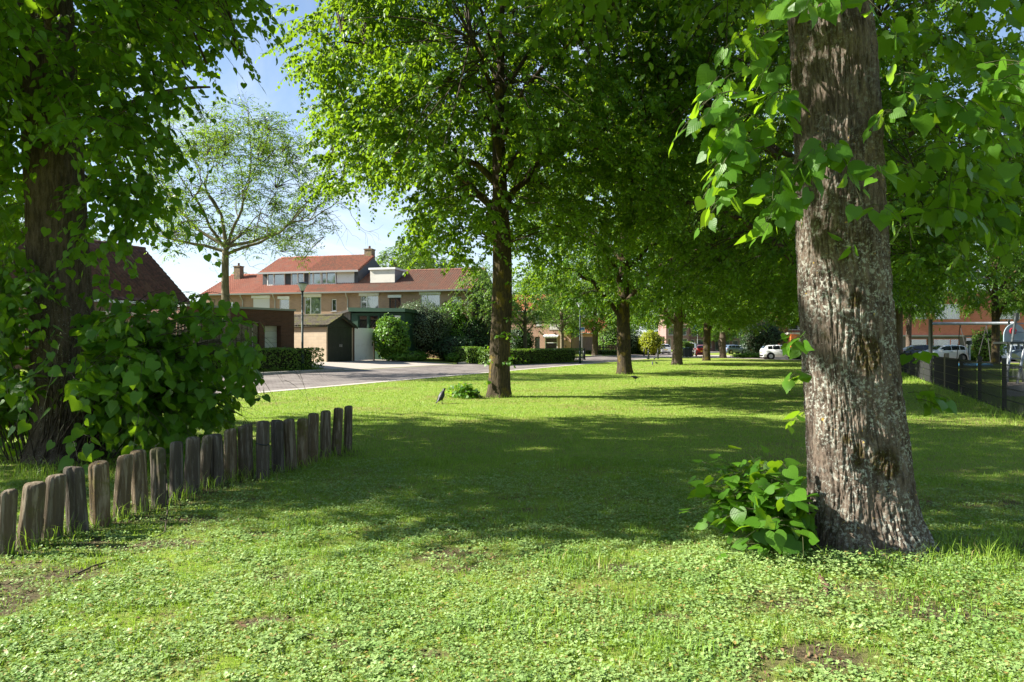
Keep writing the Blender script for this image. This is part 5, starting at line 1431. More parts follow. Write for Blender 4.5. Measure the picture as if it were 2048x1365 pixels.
    for wx_ in s['wb']:
        for sg in (-1, 1):
            y0 = sg * (s['W'] / 2 - .20); y1 = sg * (s['W'] / 2 + .004)
            def wheel(rr, ya, yb):
                mb = MB(); prof = rr; m_ = 22; b0 = 0
                vs = [];
                for rad, yy in prof:
                    for e in range(m_): vs.append((wx_ + rad * cos(2 * pi * e / m_), yy, .32 + rad * sin(2 * pi * e / m_)))
                fs = [(j * m_ + e, j * m_ + (e + 1) % m_, (j + 1) * m_ + (e + 1) % m_, (j + 1) * m_ + e) for j in range(len(prof) - 1) for e in range(m_)] + [tuple(range(m_)), tuple((len(prof) - 1) * m_ + e for e in range(m_))]
                return mb.add(vs, fs)
            arch = wheel([(.40, y0), (.40, y1 - sg * .006)], 0, 0).build('wheel_arch', M['trim'], root)
            w = wheel([(.29, y0), (.32, y0), (.32, y1), (.30, y1 + sg * .012), (.21, y1 + sg * .014)], 0, 0).build('wheel', M['tyre'], root)
            rm = wheel([(.205, y1), (.205, y1 + sg * .017)], 0, 0).build('rim', M['rim'], w)
    return root


G1 = 'cars parked at the far junction'; G2 = 'cars parked beside the red brick building'
make_car('suv', 'car_silver', 'silver car seen from behind by the board fence', (wx(1322, 104), 104, 0), radians(97), G1)
make_car('van', 'car_white', 'white van half hidden behind the third road lime', (wx(1382, 100), 100, 0), radians(70), G1)
make_car('hatch', 'car_red', 'red car partly behind the fourth road lime trunk', (wx(1405, 88), 88, 0), radians(75), G1)
make_car('hatch', 'car_white', 'white hatchback side-on at the end of the lawn, showing its rear wheel', (wx(1566, 71), 71.5, 0), radians(-6), G1)
make_car('hatch', 'car_blue', 'grey-blue car beyond the last road lime', (wx(1468, 112), 112, 0), radians(20), G1)
make_car('hatch', 'car_silver', 'pale car farthest down the street beside the hedge', (wx(1487, 116), 116, 0), radians(90), G1)
make_car('hatch', 'car_dark', 'dark car beside the pale one near the ivy', (wx(1506, 112), 112, 0), radians(60), G1)
make_car('hatch', 'car_white', 'white hatchback parked behind the swing crossbar facing away from the lawn', (wx(1886, 63), 63, 0), radians(180), G2)
make_car('hatch', 'car_white', 'white car nosing out from behind the climbing frame', (wx(2012, 61), 61, 0), radians(176), G2)
make_car('hatch', 'car_dark', 'dark car glimpsed between the lichened trunk and the swing post', (wx(1832, 66), 66, 0), radians(178), G2)

# ------------------------------------------------------------------ birds
M['feather'] = mat('black_feather', (.012, .012, .014), .5, .4, layers=((9, .45, .62, (.03, .032, .038)),))
M['feather_grey'] = mat('grey_feather', (.05, .055, .065), .6, .3, layers=((9, .45, .62, (.10, .105, .12)),))


def bird(px, py, size, heading, pitch, label, m='feather'):
    d = EYE * FPX / (py - HY); x = wx(px, d)
    root = thing('bird', label, 'bird', (x, d, 0), heading, 'birds on the lawn'); root.scale = (size * .66,) * 3
    st = [(-.24, .0, .030, .012), (-.16, .012, .036, .016), (-.09, .03, .06, .055), (-.02, .05, .088, .086), (.06, .075, .092, .09), (.12, .105, .068, .066), (.155, .135, .040, .042), (.185, .16, .040, .042), (.215, .165, .030, .032), (.235, .16, .012, .013)]
    cp, sp = cos(pitch), sin(pitch); rg = []
    for sx, sz, w, hh in st:
        for k in range(14):
            a = 2 * pi * k / 14; X, Y, Z = sx, w * cos(a), sz + hh * sin(a)
            rg.append((X * cp - Z * sp, Y, .16 + X * sp + Z * cp))
    n = 14; fs = [(i * n + k, i * n + (k + 1) % n, (i + 1) * n + (k + 1) % n, (i + 1) * n + k) for i in range(len(st) - 1) for k in range(n)] + [tuple(range(n))[::-1], tuple((len(st) - 1) * n + k for k in range(n))]
    # beak and legs belong to the same body
    mb = MB().add(rg, fs); tr = lambda X, Y, Z: (X * cp - Z * sp, Y, .16 + X * sp + Z * cp)
    mb.tube([tr(.225, 0, .162), tr(.255, 0, .158), tr(.28, 0, .150)], [.013, .010, .003], 8)
    for s in (-1, 1):
        mb.tube([tr(.0, s * .03, .0), (.012, s * .03, .07), (.0, s * .03, .008)], [.014, .006, .006], 6)
        for t in (-.4, 0, .4): mb.tube([(.0, s * .03, .010), (.05, s * .03 + .03 * t, .006)], [.005, .003], 5)
        mb.add([tr(.09, s * .070, .09), tr(.0, s * .080, .06), tr(-.12, s * .048, .02), tr(-.20, s * .022, .012), tr(-.12, s * .05, .055), tr(.02, s * .074, .115)], [(0, 1, 2, 3, 4, 5) if s < 0 else (5, 4, 3, 2, 1, 0)])
    mb.build('body', M[m], root, True)


bird(884, 808, 1.35, radians(35), radians(34), 'black bird standing upright left of the sprouting lime')
bird(1271, 763, 1.15, radians(200), radians(-14), 'black bird pecking on the lawn in front of the second road lime')
bird(1305, 731, 1.0, radians(90), radians(35), 'dark bird upright with its back turned, left of the pair before the third road lime', 'feather_grey')
bird(1313, 730, 1.0, radians(200), radians(5), 'dark bird leaning forward, right of the pair before the third road lime', 'feather_grey')
bird(1296, 721, 1.1, radians(160), radians(-5), 'dark bird feeding farther out beside the road edge', 'feather_grey')
bird(1309, 720.5, 1.0, radians(10), radians(5), 'small dark bird farther out nearest the third road lime', 'feather_grey')

# ------------------------------------------------------------------ mesh fence round the play area
M['fence_black'] = mat('fence_black', (.012, .014, .013), .5, .4)
fp = [(12.75 - 3.9 * 1, 18.8 - 8.4 / 3.2 * 1 - 5.8)]
dirf = np.array([.42, .9075]); f0 = np.array([11.1, 15.4])
root = thing('mesh_fence', 'dark welded mesh fence on black posts beside the play area', 'fence', (f0[0], f0[1], 0), atan2(dirf[1], dirf[0]))
sp_ = 2.75; ks = range(-2, 14)
for k in ks:
    wood = (k == 3)
    if wood:
        MB().box(k * sp_ - .13, k * sp_ - .02, -.06, .06, -.1, 1.22).build('wooden_post', M['fence_wood'], root)
        MB().box(k * sp_ + .02, k * sp_ + .12, -.06, .06, -.1, 1.20).build('wooden_post', M['fence_wood'], root)
    else:
        MB().box(k * sp_ - .045, k * sp_ + .045, -.04, .04, -.1, 1.18).box(k * sp_ - .05, k * sp_ + .05, -.045, .045, 1.181, 1.20).build('post', M['fence_black'], root)
    if k < 13:
        mb = MB(); a, b = k * sp_ + .06, (k + 1) * sp_ - .06; n = int((b - a) / .05)
        for q in range(n + 1):
            xx = a + (b - a) * q / n; w = .0035; mb.prism([(xx - w, .052 - w), (xx + w, .052 - w), (xx, .052 + w)], 'z', .05, 1.08)
        for z in (.08, .3, .55, .8, 1.05): mb.box(a, b, .056, .066, z - .006, z + .006); mb.box(a, b, .038, .047, z - .006, z + .006)
        mb.build('mesh_panel', M['fence_black'], root)

# ------------------------------------------------------------------ swing with basket and climbing frame
M['galv'] = mat('galvanised_steel', (.17, .19, .21), .45, .5, .5, layers=((5, .45, .65, (.24, .27, .30)),))
M['play_panel'] = mat('play_panel', (.26, .33, .38), .5, .4); M['play_red'] = mat('play_red', (.42, .02, .03), .4, .5); M['play_blue'] = mat('play_blue', (.03, .14, .28), .6, .3); M['rope'] = mat('rope', (.05, .05, .05), .9, .1)
sx, sd = wx(1861, 28.0), 28.0; sxr = wx(2030, 27.2); Ls = sxr - sx
root = thing('swing_frame', 'steel swing frame with long crossbar and tall end post', 'swing', (sx, sd, 0), atan2(27.2 - 28.0, Ls))
zt = wz(648, 28)
MB().tube([(0, 0, -.1), (0, 0, zt + .18)], .075, 14).build('post', M['metal_dark'], root, True)
MB().tube([(-.02, 0, zt), (Ls + .1, 0, zt)], .06, 14).build('crossbar', M['galv'], root, True)
for q in (1910, 1975): pass
bx0, bx1 = wx(1912, 28) - sx, wx(1978, 27.6) - sx
root2 = thing('basket_swing', 'blue basket swing hanging on ropes from the steel crossbar', 'swing', (sx + (bx0 + bx1) / 2, 27.75, 0), 0)
cxr = (bx1 - bx0) / 2; zb_ = wz(730, 27.8)
ring_ = [(.62 * cos(a), .62 * sin(a), zb_) for a in np.linspace(0, 2 * pi, 25)]
MB().tube(ring_, .055, 8, False).build('rim', M['play_blue'], root2, True)
mb = MB()
for t in np.linspace(-.5, .5, 9):
    w = sqrt(.6 ** 2 - t * t); mb.tube([(t, -w, zb_), (t, 0, zb_ - .09), (t, w, zb_)], .012, 5); mb.tube([(-w, t, zb_ + .004), (0, t, zb_ - .08), (w, t, zb_ + .004)], .012, 5)
mb.build('net', M['rope'], root2)
for s, hx in ((-1, -cxr), (1, cxr)):
    for s2 in (-1, 1): MB().tube([(s * .42, s2 * .42, zb_ + .03), (hx, 0, zt - .06)], .014, 6).build('hanging_rope', M['rope'], root2)
    MB().tube([(hx, 0, zt - .07), (hx, 0, zt - .02)], .035, 8).build('swivel', M['metal_dark'], root2)

# climbing frame
cxp, cd = wx(2016, 26.8), 26.8
root = thing('climbing_frame', 'grey climbing frame with ladder legs and rounded side panel with a red disc', 'play equipment', (cxp, cd, 0), 0)
Xp = lambda px: wx(px, cd) - cxp
for (pa, ya, pb, yb, dy) in ((1991, 768, 2021, 634, -.55), (2013, 760, 2052, 618, -.55), (2035, 766, 2028, 640, .55), (2068, 770, 2040, 634, .55)):
    MB().tube([(Xp(pa), dy, -.05), (Xp(pb), dy * .5, wz(yb, cd))], .045, 10).build('leg', M['galv'], root, True)
mb_ = [(752, .06), (735, .10), (717, .15), (700, .2), (682, .25), (665, .30), (648, .35)]
for y, _ in mb_:
    t = (768 - y) / (768 - 634); xa = Xp(1991 + 30 * t); xb = Xp(2013 + 39 * (760 - y) / (760 - 618)); z = wz(y, cd); dy = -.55 * (1 - .5 * t)
    MB().tube([(xa, dy, z), (xb, dy, z)], .022, 8).build('rung', M['galv'], root)
a0, a1, zl, zh = Xp(2004), Xp(2046), wz(684, cd), wz(648, cd)
pl = [(a0, zl), (a1, zl)] + [((a0 + a1) / 2 + (a1 - a0) / 2 * cos(t), zl + (zh - zl) * (.35 + .65 * sin(t))) for t in np.linspace(0, pi, 14)]
pn = MB().prism(pl, 'y', -.10, -.06).build('side_panel', M['play_panel'], root)
MB().tube([((a0 + a1) / 2 - .06, -.135, (zl + zh) / 2 + .06), ((a0 + a1) / 2 - .06, -.101, (zl + zh) / 2 + .06)], .13, 18).build('disc', M['play_red'], pn)
MB().box(a0, a1, -.45, .5, zl - .08, zl - .001).build('platform', M['metal_dark'], root)
MB().tube([((a0 + a1) / 2 + .1, -.05, zh + .1), ((a0 + a1) / 2 + .1, -.05, zh + .42)], .09, 10).build('cap', M['metal_dark'], root)
mb = MB().prism([(Xp(2034), 1.15), (Xp(2052), 1.3), (Xp(2140), .1), (Xp(2120), .0)], 'y', .1, .6).build('slide', M['play_panel'], root)

x = wx(1938, 50); root = thing('play_post', 'short grey post with dark knob beyond the basket swing', 'post', (x, 50, 0), 0)
MB().tube([(0, 0, 0), (0, 0, 1.5)], .09, 10).build('shaft', M['galv'], root); MB().lathe([(.05, 1.5), (.2, 1.55), (.2, 1.75), (.1, 1.8)], 12).build('knob', M['metal_dark'], root)

# ------------------------------------------------------------------ sticks on the ground
def stick(pts, rad, label, m='twig'):
    pts = np.array(pts, float); c = pts[0].copy(); c[2] = 0
    n = len(pts); t = np.linspace(0, n - 1, n * 4); P = np.stack([np.interp(t, np.arange(n), pts[:, i]) for i in range(3)], -1) - c
    P[:, :2] += np.random.default_rng(int(abs(c[0]) * 100)).normal(0, rad * .25, (len(P), 2))
    V, F = tube_np(P, np.linspace(rad, rad * .5, len(P)), 7); nb = NB().add(V, [F]); nb.P[7] = [np.array([np.arange(7)]), np.array([(len(P) - 1) * 7 + np.arange(7)[::-1]])]
    o = link('fallen_stick', nb.data('fallen_stick', M[m], True), None, tuple(c)); tag(o, label, 'stick')


def gp(px, py): d = EYE * FPX / (py - HY); return wx(px, d), d
def g3(px, py, z): return (*gp(px, py), z)
M['root_wood'] = mat('root_wood', (.15, .085, .06), .9, .2, layers=((14, .42, .6, (.08, .05, .035), (1, 1, .3)),), bump=(50, .8, .01))
stick([g3(1637, 1160, .03), g3(1650, 1182, .035), g3(1657, 1200, .02)], .022, 'stubby brown root poking up in front of the lichened lime', 'root_wood')
stick([g3(1405, 1170, .03), g3(1440, 1160, .04), g3(1462, 1150, .05)], .006, 'thin dry twig among weeds left of the stubby root')
stick([(*gp(330, 1030), .45), (*gp(333, 1012), .28), (*gp(336, 1035), .10), (*gp(330, 1075), .04), (*gp(300, 1085), .02)], .007, 'bent bare twig leaning on the log posts')
stick([g3(1215, 1270, .02), g3(1260, 1255, .03), g3(1310, 1262, .02)], .005, 'thin grey twig lying on the weeds mid foreground')
stick([g3(560, 1300, .02), g3(620, 1280, .03), g3(660, 1290, .02)], .006, 'crooked twig lying in the sunlit weeds below the palisade')
stick([g3(130, 1165, .02), g3(190, 1140, .03), g3(255, 1120, .02)], .008, 'dark stick on the bare soil in front of the log posts')
# ------------------------------------------------------------------ ground, road, pavings
def surf_mat(name, kind):
    m, nt, nd = nodes_of(name)
    out = nd('ShaderNodeOutputMaterial'); b = nd('ShaderNodeBsdfPrincipled'); nt.links.new(b.outputs[0], out.inputs[0])
    b.inputs['Roughness'].default_value = .95; b.inputs['Specular IOR Level'].default_value = .1
    tc = nd('ShaderNodeTexCoord').outputs['Object']
    g = mixc(nt, ramp(nt, noise_tex(nt, tc, 1.1, 6, .7), .35, .65), (.14, .245, .024), (.23, .31, .045))
    g = mixc(nt, ramp(nt, noise_tex(nt, tc, 9, 5, .7), .4, .62), g, (.19, .22, .055))
    g = mixc(nt, ramp(nt, noise_tex(nt, tc, .35, 5, .7), .48, .66), g, (.20, .185, .06))
    g = mixc(nt, ramp(nt, noise_tex(nt, tc, 2.3, 5, .75), .64, .72), g, (.12, .09, .055))
    near = nd('ShaderNodeAttribute'); near.attribute_name = 'soil'
    soil = mixc(nt, ramp(nt, noise_tex(nt, tc, 14, 6, .7), .35, .65), (.05, .034, .024), (.115, .082, .06))
    soil = mixc(nt, ramp(nt, noise_tex(nt, tc, 60, 4, .7), .55, .65), soil, (.19, .14, .10))
    col = mixc(nt, near.outputs['Fac'], g, soil)
    nt.links.new(col, b.inputs['Base Color'])
    bp = nd('ShaderNodeBump'); bp.inputs['Strength'].default_value = .8; bp.inputs['Distance'].default_value = .04
    nt.links.new(noise_tex(nt, tc, 22, 6, .75), bp.inputs['Height']); nt.links.new(bp.outputs[0], b.inputs['Normal'])
    return m


M['ground'] = surf_mat('lawn_ground', 0)
M['road'] = brick_mat('road_clinker', (.19, .158, .148), (.12, .102, .098), (.075, .068, .058), .21, .10, .014, .85, 'floor', (.215, .19, .175), .6)
M['yard'] = brick_mat('yard_paving', (.40, .35, .31), (.35, .30, .265), (.25, .22, .19), .3, .3, .012, .85, 'floor', (.33, .29, .25), .25)
M['kerb'] = mat('kerb_concrete', (.34, .32, .29), .9, .2, layers=((5, .45, .65, (.26, .25, .22)),))
M['edge'] = mat('edge_paving', (.42, .38, .34), .9, .2, layers=((5, .45, .65, (.33, .3, .26)),))
M['sand'] = mat('play_path', (.30, .25, .22), .95, .1, layers=((3, .45, .65, (.24, .2, .18)),))
M['marking'] = mat('road_marking', (.72, .71, .68), .7, .3, layers=((9, .5, .7, (.55, .53, .5)),))

TOT = np.arange
UG = np.concatenate([[-700, -300, -150, -80, -40], np.arange(-30, 0, 1.0), np.arange(0, 16.01, .5), [18, 22, 30, 40, 60, 100, 200, 500]])
VG = np.concatenate([[-500, -150, -60], np.arange(-44, 10, 1.0), np.arange(10, 140, 5.0), [160, 200, 300, 500, 1000]])


SOILS = [(*gp(1200, 1140), .35, .12), (*gp(1690, 1190), .55, .25, 1.05), (*gp(1560, 1215), .5, .14, 1.0), (*gp(1880, 1235), .5, .16, 1.1), (*gp(1660, 1310), .35, .10, 1.1), (*gp(540, 848), 1.2, .35, 1.1), (*gp(1720, 1330), .3, .12), (*gp(80, 1160), .38, .40, 1.3), (*gp(230, 1092), .65, .16, 1.4), (*gp(20, 1215), .25, .4, 1.4), (*gp(350, 1040), .45, .16, 1.2),
         (*gp(1990, 1130), .5, .15), (*gp(1960, 1010), .5, .2), (*gp(2040, 1100), .35, .2), (*gp(520, 1075), .18, .10), (*gp(480, 1255), .22, .1), (*gp(560, 1245), .15, .06), (*gp(870, 1315), .2, .08), (*gp(1320, 1235), .2, .08), (*gp(680, 1300), .12, .06), (*gp(380, 1340), .2, .07), (*gp(1000, 1235), .12, .06), (*gp(1860, 1010), .35, .3), (*gp(690, 960), .4, .12)]


def soil_at(x, y):
    s = np.zeros(np.broadcast(x, y).shape)
    w = fbm(x * 3.1, y * 3.1, 0.5, 4)
    for sx_, sy_, rx, ry, *st_ in SOILS:
        q = ((x - sx_) / rx) ** 2 + ((y - sy_) / max(ry, .08)) ** 2
        s = np.maximum(s, np.clip((st_[0] if st_ else .75) - q * 1.1 + 1.3 * w, 0, .9))
    s = np.maximum(s, np.clip(1.5 * fbm(x * 1.5 + 31, y * 2.4, 5.5, 4) - .62, 0, .85) * (y < 7.5))
    # trodden earth under the palisade and the thicket
    px_ = np.interp(y, [4.6, 5.4, 6.3, 7.6, 9.4], [-3.6, -3.45, -3.25, -2.95, -2.25])
    s = np.maximum(s, np.clip(1.1 - np.abs(x - px_ + .05) / .32 + .6 * w, 0, 1) * (y < 9.6))
    s = np.maximum(s, np.clip(1.2 - np.hypot((x + 5.3) / 2.0, (y - 9.0) / 1.3) + .5 * w, 0, 1))
    return s


u, v = np.meshgrid(UG, VG, indexing='ij'); X, Y = xy_of(u, v); Z = gz(X, Y)
nu, nv = u.shape; i = np.arange(nu - 1)[:, None] * nv; k = np.arange(nv - 1)[None]
F = np.stack([i + k, i + k + 1, i + nv + k + 1, i + nv + k], -1).reshape(-1, 4)
V = np.stack([X, Y, Z], -1).reshape(-1, 3)
# a finer sheet for the near lawn sits 3 mm above
me = mesh_data('ground', V, [F], M['ground'], True); at = me.attributes.new('soil', 'FLOAT', 'POINT'); at.data.foreach_set('value', np.zeros(len(V), np.float32))
if me.polygons[0].normal.z < 0: me.flip_normals()
tag(link('ground', me), 'mown lawn and earth of the neighbourhood green', 'ground', kind='structure')
xs = np.linspace(-9, 11, 260); ys = np.linspace(1.2, 14.5, 220); X, Y = np.meshgrid(xs, ys, indexing='ij')
ed = np.minimum(np.minimum(X + 9, 11 - X), np.minimum(Y - 1.2, 14.5 - Y)); Zs = .004 + np.clip(ed, 0, .6) * .035 * (.5 + .5 * fbm(X * 1.2, Y * 1.2, 2.0, 3)).clip(0, 2)
i = np.arange(259)[:, None] * 220; k = np.arange(219)[None]
F = np.stack([i + k, i + 220 + k, i + 220 + k + 1, i + k + 1], -1).reshape(-1, 4)
so = soil_at(X, Y) * np.clip(ed / .5, 0, 1)
me = mesh_data('near_ground', np.stack([X, Y, Zs], -1).reshape(-1, 3), [F], M['ground'], True); at = me.attributes.new('soil', 'FLOAT', 'POINT'); at.data.foreach_set('value', so.ravel().astype(np.float32))
tag(link('near_ground', me), 'uneven near lawn with bare earth patches', 'ground', kind='structure')


def strip(name, us, v0, v1, lift, m, label, nvs=60, rot=True):
    us = np.array(sorted(set([us[0], us[1]] + [q for q in UG if us[0] < q < us[1]]))); vs = np.linspace(v0, v1, nvs)
    u, v = np.meshgrid(us, vs, indexing='ij'); x, y = xy_of(u, v); z = gz(x, y) + lift
    V = np.stack([v, u, z], -1).reshape(-1, 3)      # local: x along the road, y across it
    a, b = u.shape; i = np.arange(a - 1)[:, None] * b; k = np.arange(b - 1)[None]
    F = np.stack([i + k, i + b + k, i + b + k + 1, i + k + 1], -1).reshape(-1, 4)
    me = mesh_data(name, V, [F], m, True)
    if me.polygons[0].normal.z < 0: me.flip_normals()
    o = link(name, me, None, (P0[0], P0[1], 0)); o.rotation_euler = (0, 0, atan2(E[1], E[0]))
    return tag(o, label, name, kind='structure')


strip('road', (0.0, 6.1), -45, 160, .004, M['road'], 'purplish brick road past the houses')
strip('road_edge', (-.42, 0.0), -45, 52, .010, M['edge'], 'pale paved edge between lawn and road')
strip('yard', (6.25, 25), .9, 13.2, .008, M['yard'], 'light paved yard in front of the shed')


def kerb(v0, v1, name='kerb'):
    mb = []
    vs = np.linspace(v0, v1, 40); x, y = xy_of(6.1, vs); z = gz(x, y)
    V = []
    for vv, zz in zip(vs, z): V += [(vv, 6.1, zz - .1), (vv, 6.1, zz + .11), (vv, 6.115, zz + .12), (vv, 6.24, zz + .12), (vv, 6.24, zz - .1)]
    n = 5; i = np.arange(39)[:, None] * n; k = np.arange(n - 1)[None]
    F = np.stack([i + k, i + k + 1, i + n + k + 1, i + n + k], -1).reshape(-1, 4)
    me = mesh_data('kerb', np.array(V), [F], M['kerb']); o = link('kerb', me, None, (P0[0], P0[1], 0)); o.rotation_euler = (0, 0, atan2(E[1], E[0])); tag(o, 'raised kerb stones along the far road side', 'kerb', kind='structure')


kerb(-45, .7); kerb(13.4, 50)


def sheet(name, pts, lift, m, label):
    V = np.array([(x, y, lift) for x, y in pts]); me = mesh_data(name, V, [np.array([range(len(pts))])], m)
    if me.polygons[0].normal.z < 0: me.flip_normals()
    tag(link(name, me), label, name, kind='structure')


sheet('side_street', [(5, 83), (9, 79.5), (22, 81), (26, 70.0), (80, 68), (80, 79.5), (30, 82), (30, 97), (5, 100)], .012, M['yard'], 'paved street crossing beyond the lawn')
sheet('car_park', [(26.2, 68.5), (33, 57.0), (75, 56.5), (75, 67.9), (27, 69.8)], .016, M['sand'], 'paved parking bays by the red brick building')
sheet('play_path', [(14.0, 19.5), (19.5, 27.0), (26, 27.5), (26, 22)], .012, M['sand'], 'bare trodden ground under the play equipment')
for k in range(9):
    a, b = xy_of(1.0 + k * .62, 51), xy_of(1.32 + k * .62, 51); e2 = E * .9
    V = np.array([(*a, 0), (*b, 0), (b[0] + e2[0], b[1] + e2[1], 0), (a[0] + e2[0], a[1] + e2[1], 0)]); V[:, 2] = gz(V[:, 0], V[:, 1]) + .02
    me = mesh_data('road_marking', V, [np.array([(0, 1, 2, 3)])], M['marking'])
    if me.polygons[0].normal.z < 0: me.flip_normals()
    tag(link('road_marking', me), 'white block marking across the road', 'marking', kind='structure')


# ------------------------------------------------------------------ grass and weeds
def sample_wedge(n, d0, d1, power, half=radians(45), r=rng):
    """points in front of the viewer, thinning out with distance"""
    uu = r.uniform(0, 1, n)
    if abs(power - 2) < 1e-6: d = d0 * (d1 / d0) ** uu
    else:
        e = 2 - power; d = (d0 ** e + uu * (d1 ** e - d0 ** e)) ** (1 / e)
    a = r.uniform(-half, half, n); return d * np.sin(a), d * np.cos(a), d


def lawn_mask(x, y):
    u, v = uv_of(x, y); m = (u < -.45) | (y < 14)
    m &= ~((y > 69) & (x > 24)) & (y < 81)
    m &= ~((x > 14.2) & (y > 20) & (y < 27.3) & (x < 26) & (x > 14 + (y - 19.5) * .73))
    for tx, ty, tr_ in ((*R1, .42), (*T1, .5), (*T2xy, .4)): m &= np.hypot(x - tx, y - ty) > tr_
    return m


def zn(x, y):
    ed = np.minimum(np.minimum(x + 9, 11 - x), np.minimum(y - 1.2, 14.5 - y))
    return np.where(ed > 0, .004 + np.clip(ed, 0, .6) * .035 * (.5 + .5 * fbm(x * 1.2, y * 1.2, 2.0, 3)).clip(0, 2), 0)


def blades(x, y, h, w, lean, r, seg=2):
    n = len(x); a = r.uniform(0, 2 * pi, n); b = r.uniform(0, 2 * pi, n)
    wd = np.column_stack([np.cos(a), np.sin(a), np.zeros(n)]); ld = np.column_stack([np.cos(b), np.sin(b), np.zeros(n)])
    base = np.column_stack([x, y, zn(x, y) - .004]); up = np.array([0, 0, 1.0])
    h = h[:, None]; w = w[:, None]; lean = lean[:, None]
    tip = base + up * h * (1 - .45 * lean) + ld * h * lean
    if seg == 1:
        V = np.stack([base - wd * w, base + wd * w, tip], 1).reshape(-1, 3); o = np.arange(n)[:, None] * 3
        return V, [o + np.array([[0, 1, 2]])]
    mid = base + up * h * .55 + ld * h * lean * .28
    V = np.stack([base - wd * w, base + wd * w, mid + wd * w * .8, mid - wd * w * .8, tip], 1).reshape(-1, 3); o = np.arange(n)[:, None] * 5
    return V, [o + np.array([[0, 1, 2, 3]]), o + np.array([[3, 2, 4]])]


r_ = np.random.default_rng(200)
nb = NB()
x, y, d = sample_wedge(250000, 2.0, 9.0, 0.9, r=r_)
so = soil_at(x, y); wn = fbm(x * .9 + 4, y * .9, 1.0, 4)
weedy = np.clip(1.25 - (y - 4.6) * .30 + .5 * wn, 0, 1)          # where broad-leaved weeds crowd out the grass
k = lawn_mask(x, y) & (r_.uniform(0, 1, len(x)) > so * .9) & (r_.uniform(0, 1, len(x)) > weedy * .40)
x, y, d = x[k], y[k], d[k]
tuft = np.clip(fbm(x * 2.2, y * 2.2, 7.0, 3), 0, 1)
h = (.022 + .03 * r_.uniform(0, 1, len(x)) + .05 * tuft ** 1.5) * np.where(y < 6, .95, .9)
V, P = blades(x, y, h, r_.uniform(.0009, .0019, len(x)) * (1 + d * .06), r_.uniform(.1, .95, len(x)), r_); nb.add(V, P)
x, y, d = sample_wedge(380000, 8.5, 62, 1.75, r=r_); k = lawn_mask(x, y); x, y, d = x[k], y[k], d[k]
h = (.03 + .035 * r_.uniform(0, 1, len(x))) * (1 + .3 * np.clip(fbm(x * .8, y * .8, 3., 3), -1, 1))
V, P = blades(x, y, h, .0012 + .00035 * d, r_.uniform(.2, 1.0, len(x)), r_, 1); nb.add(V, P)


# long tufts at the feet of posts, trunks and fence
def tufts(cx_, cy_, n, sx_, sy_, hmin, hmax):
    x = r_.normal(cx_, sx_, n); y = r_.normal(cy_, sy_, n); return x, y, r_.uniform(hmin, hmax, n)


T = [tufts(wx(px, d) + .02, d - .04, 55, .10, .10, .06, .24) for px, w, a, b, d in LOGS]
T += [tufts(R1[0] + .1, R1[1] - .48, 260, .3, .08, .05, .2), tufts(R1[0] + .75, R1[1] - .35, 900, .35, .25, .06, .22), tufts(R1[0] + 1.3, R1[1] - .7, 900, .4, .35, .05, .18), tufts(.45, 4.55, 300, .16, .12, .05, .15), tufts(.1, 3.65, 300, .18, .14, .04, .12), tufts(-5.2, 7.6, 500, .9, .3, .08, .3)]
_q = sample_wedge(46, 2.6, 9.0, 1.0, radians(38), r_)
T += [tufts(a_, b_, int(r_.integers(60, 190)), r_.uniform(.06, .2), r_.uniform(.05, .14), .03, r_.uniform(.06, .14)) for a_, b_ in zip(_q[0], _q[1])]
T += [tufts(f0[0] + dirf[0] * q, f0[1] + dirf[1] * q, 220, .5, .9, .06, .26) for q in np.arange(-5, 30, 1.4)]
T += [tufts(wx(px, dd), dd - .4, 160, .5, .15, .06, .2) for px, dd in ((1248, 35), (1355, 51), (1000, 19.7))]
tx, ty, th_ = (np.concatenate(q) for q in zip(*T)); k = lawn_mask(tx, ty)
tx, ty, th_ = tx[k], ty[k], th_[k]
V, P = blades(tx, ty, th_, r_.uniform(.0015, .003, len(tx)) * (1 + ty * .04), r_.uniform(.15, .9, len(tx)), r_); nb.add(V, P)
tag(link('grass', nb.data('grass', M['grass_blade'])), 'short green lawn grass with longer tufts', 'grass', kind='stuff')

# broad-leaved weeds, thick in the foreground and round the near trunk
x, y, d = sample_wedge(43000, 2.0, 9.0, 1.25, r=r_)
wn = fbm(x * .9 + 4, y * .9, 1.0, 4); so = soil_at(x, y)
weedy = np.clip(1.30 - (y - 4.6) * .30 + .75 * wn, 0, 1) * (1 - .8 * so)
weedy = weedy * np.clip(.95 + 1.1 * fbm(x * 1.9 + 9, y * 2.3, 4.0, 3), .12, 1)
weedy = np.where((np.hypot(x - 2.3, (y - 4.35) * 1.4) < 1.3), np.maximum(weedy, .95 * (1 - .8 * so)), weedy)
weedy = np.where((y > 5) & (x < -1.2) & (np.abs(x - np.interp(y, [4.6, 9.4], [-3.0, -1.9])) < .9), np.maximum(weedy, .55), weedy)
k = lawn_mask(x, y) & (r_.uniform(0, 1, len(x)) < weedy)
x, y = x[k], y[k]; n = len(x)
tall = np.clip(1.3 - np.hypot((x - 2.25) / 1.2, (y - 4.3) / .55), 0, 1)
m_ = 7
az = r_.uniform(0, 2 * pi, (n, m_)); rad = r_.uniform(.005, .042, (n, m_)) * (1 + tall[:, None] * .4)
P = np.stack([x[:, None] + rad * np.cos(az), y[:, None] + rad * np.sin(az), zn(x, y)[:, None] + r_.uniform(.010, .032, (n, m_)) + tall[:, None] * r_.uniform(0, .11, (n, m_))], -1).reshape(-1, 3)
D = np.stack([np.cos(az), np.sin(az), r_.normal(.0, .25, (n, m_))], -1).reshape(-1, 3)
Nn = np.array([0, 0, 1.0]) + r_.normal(0, .30, P.shape)
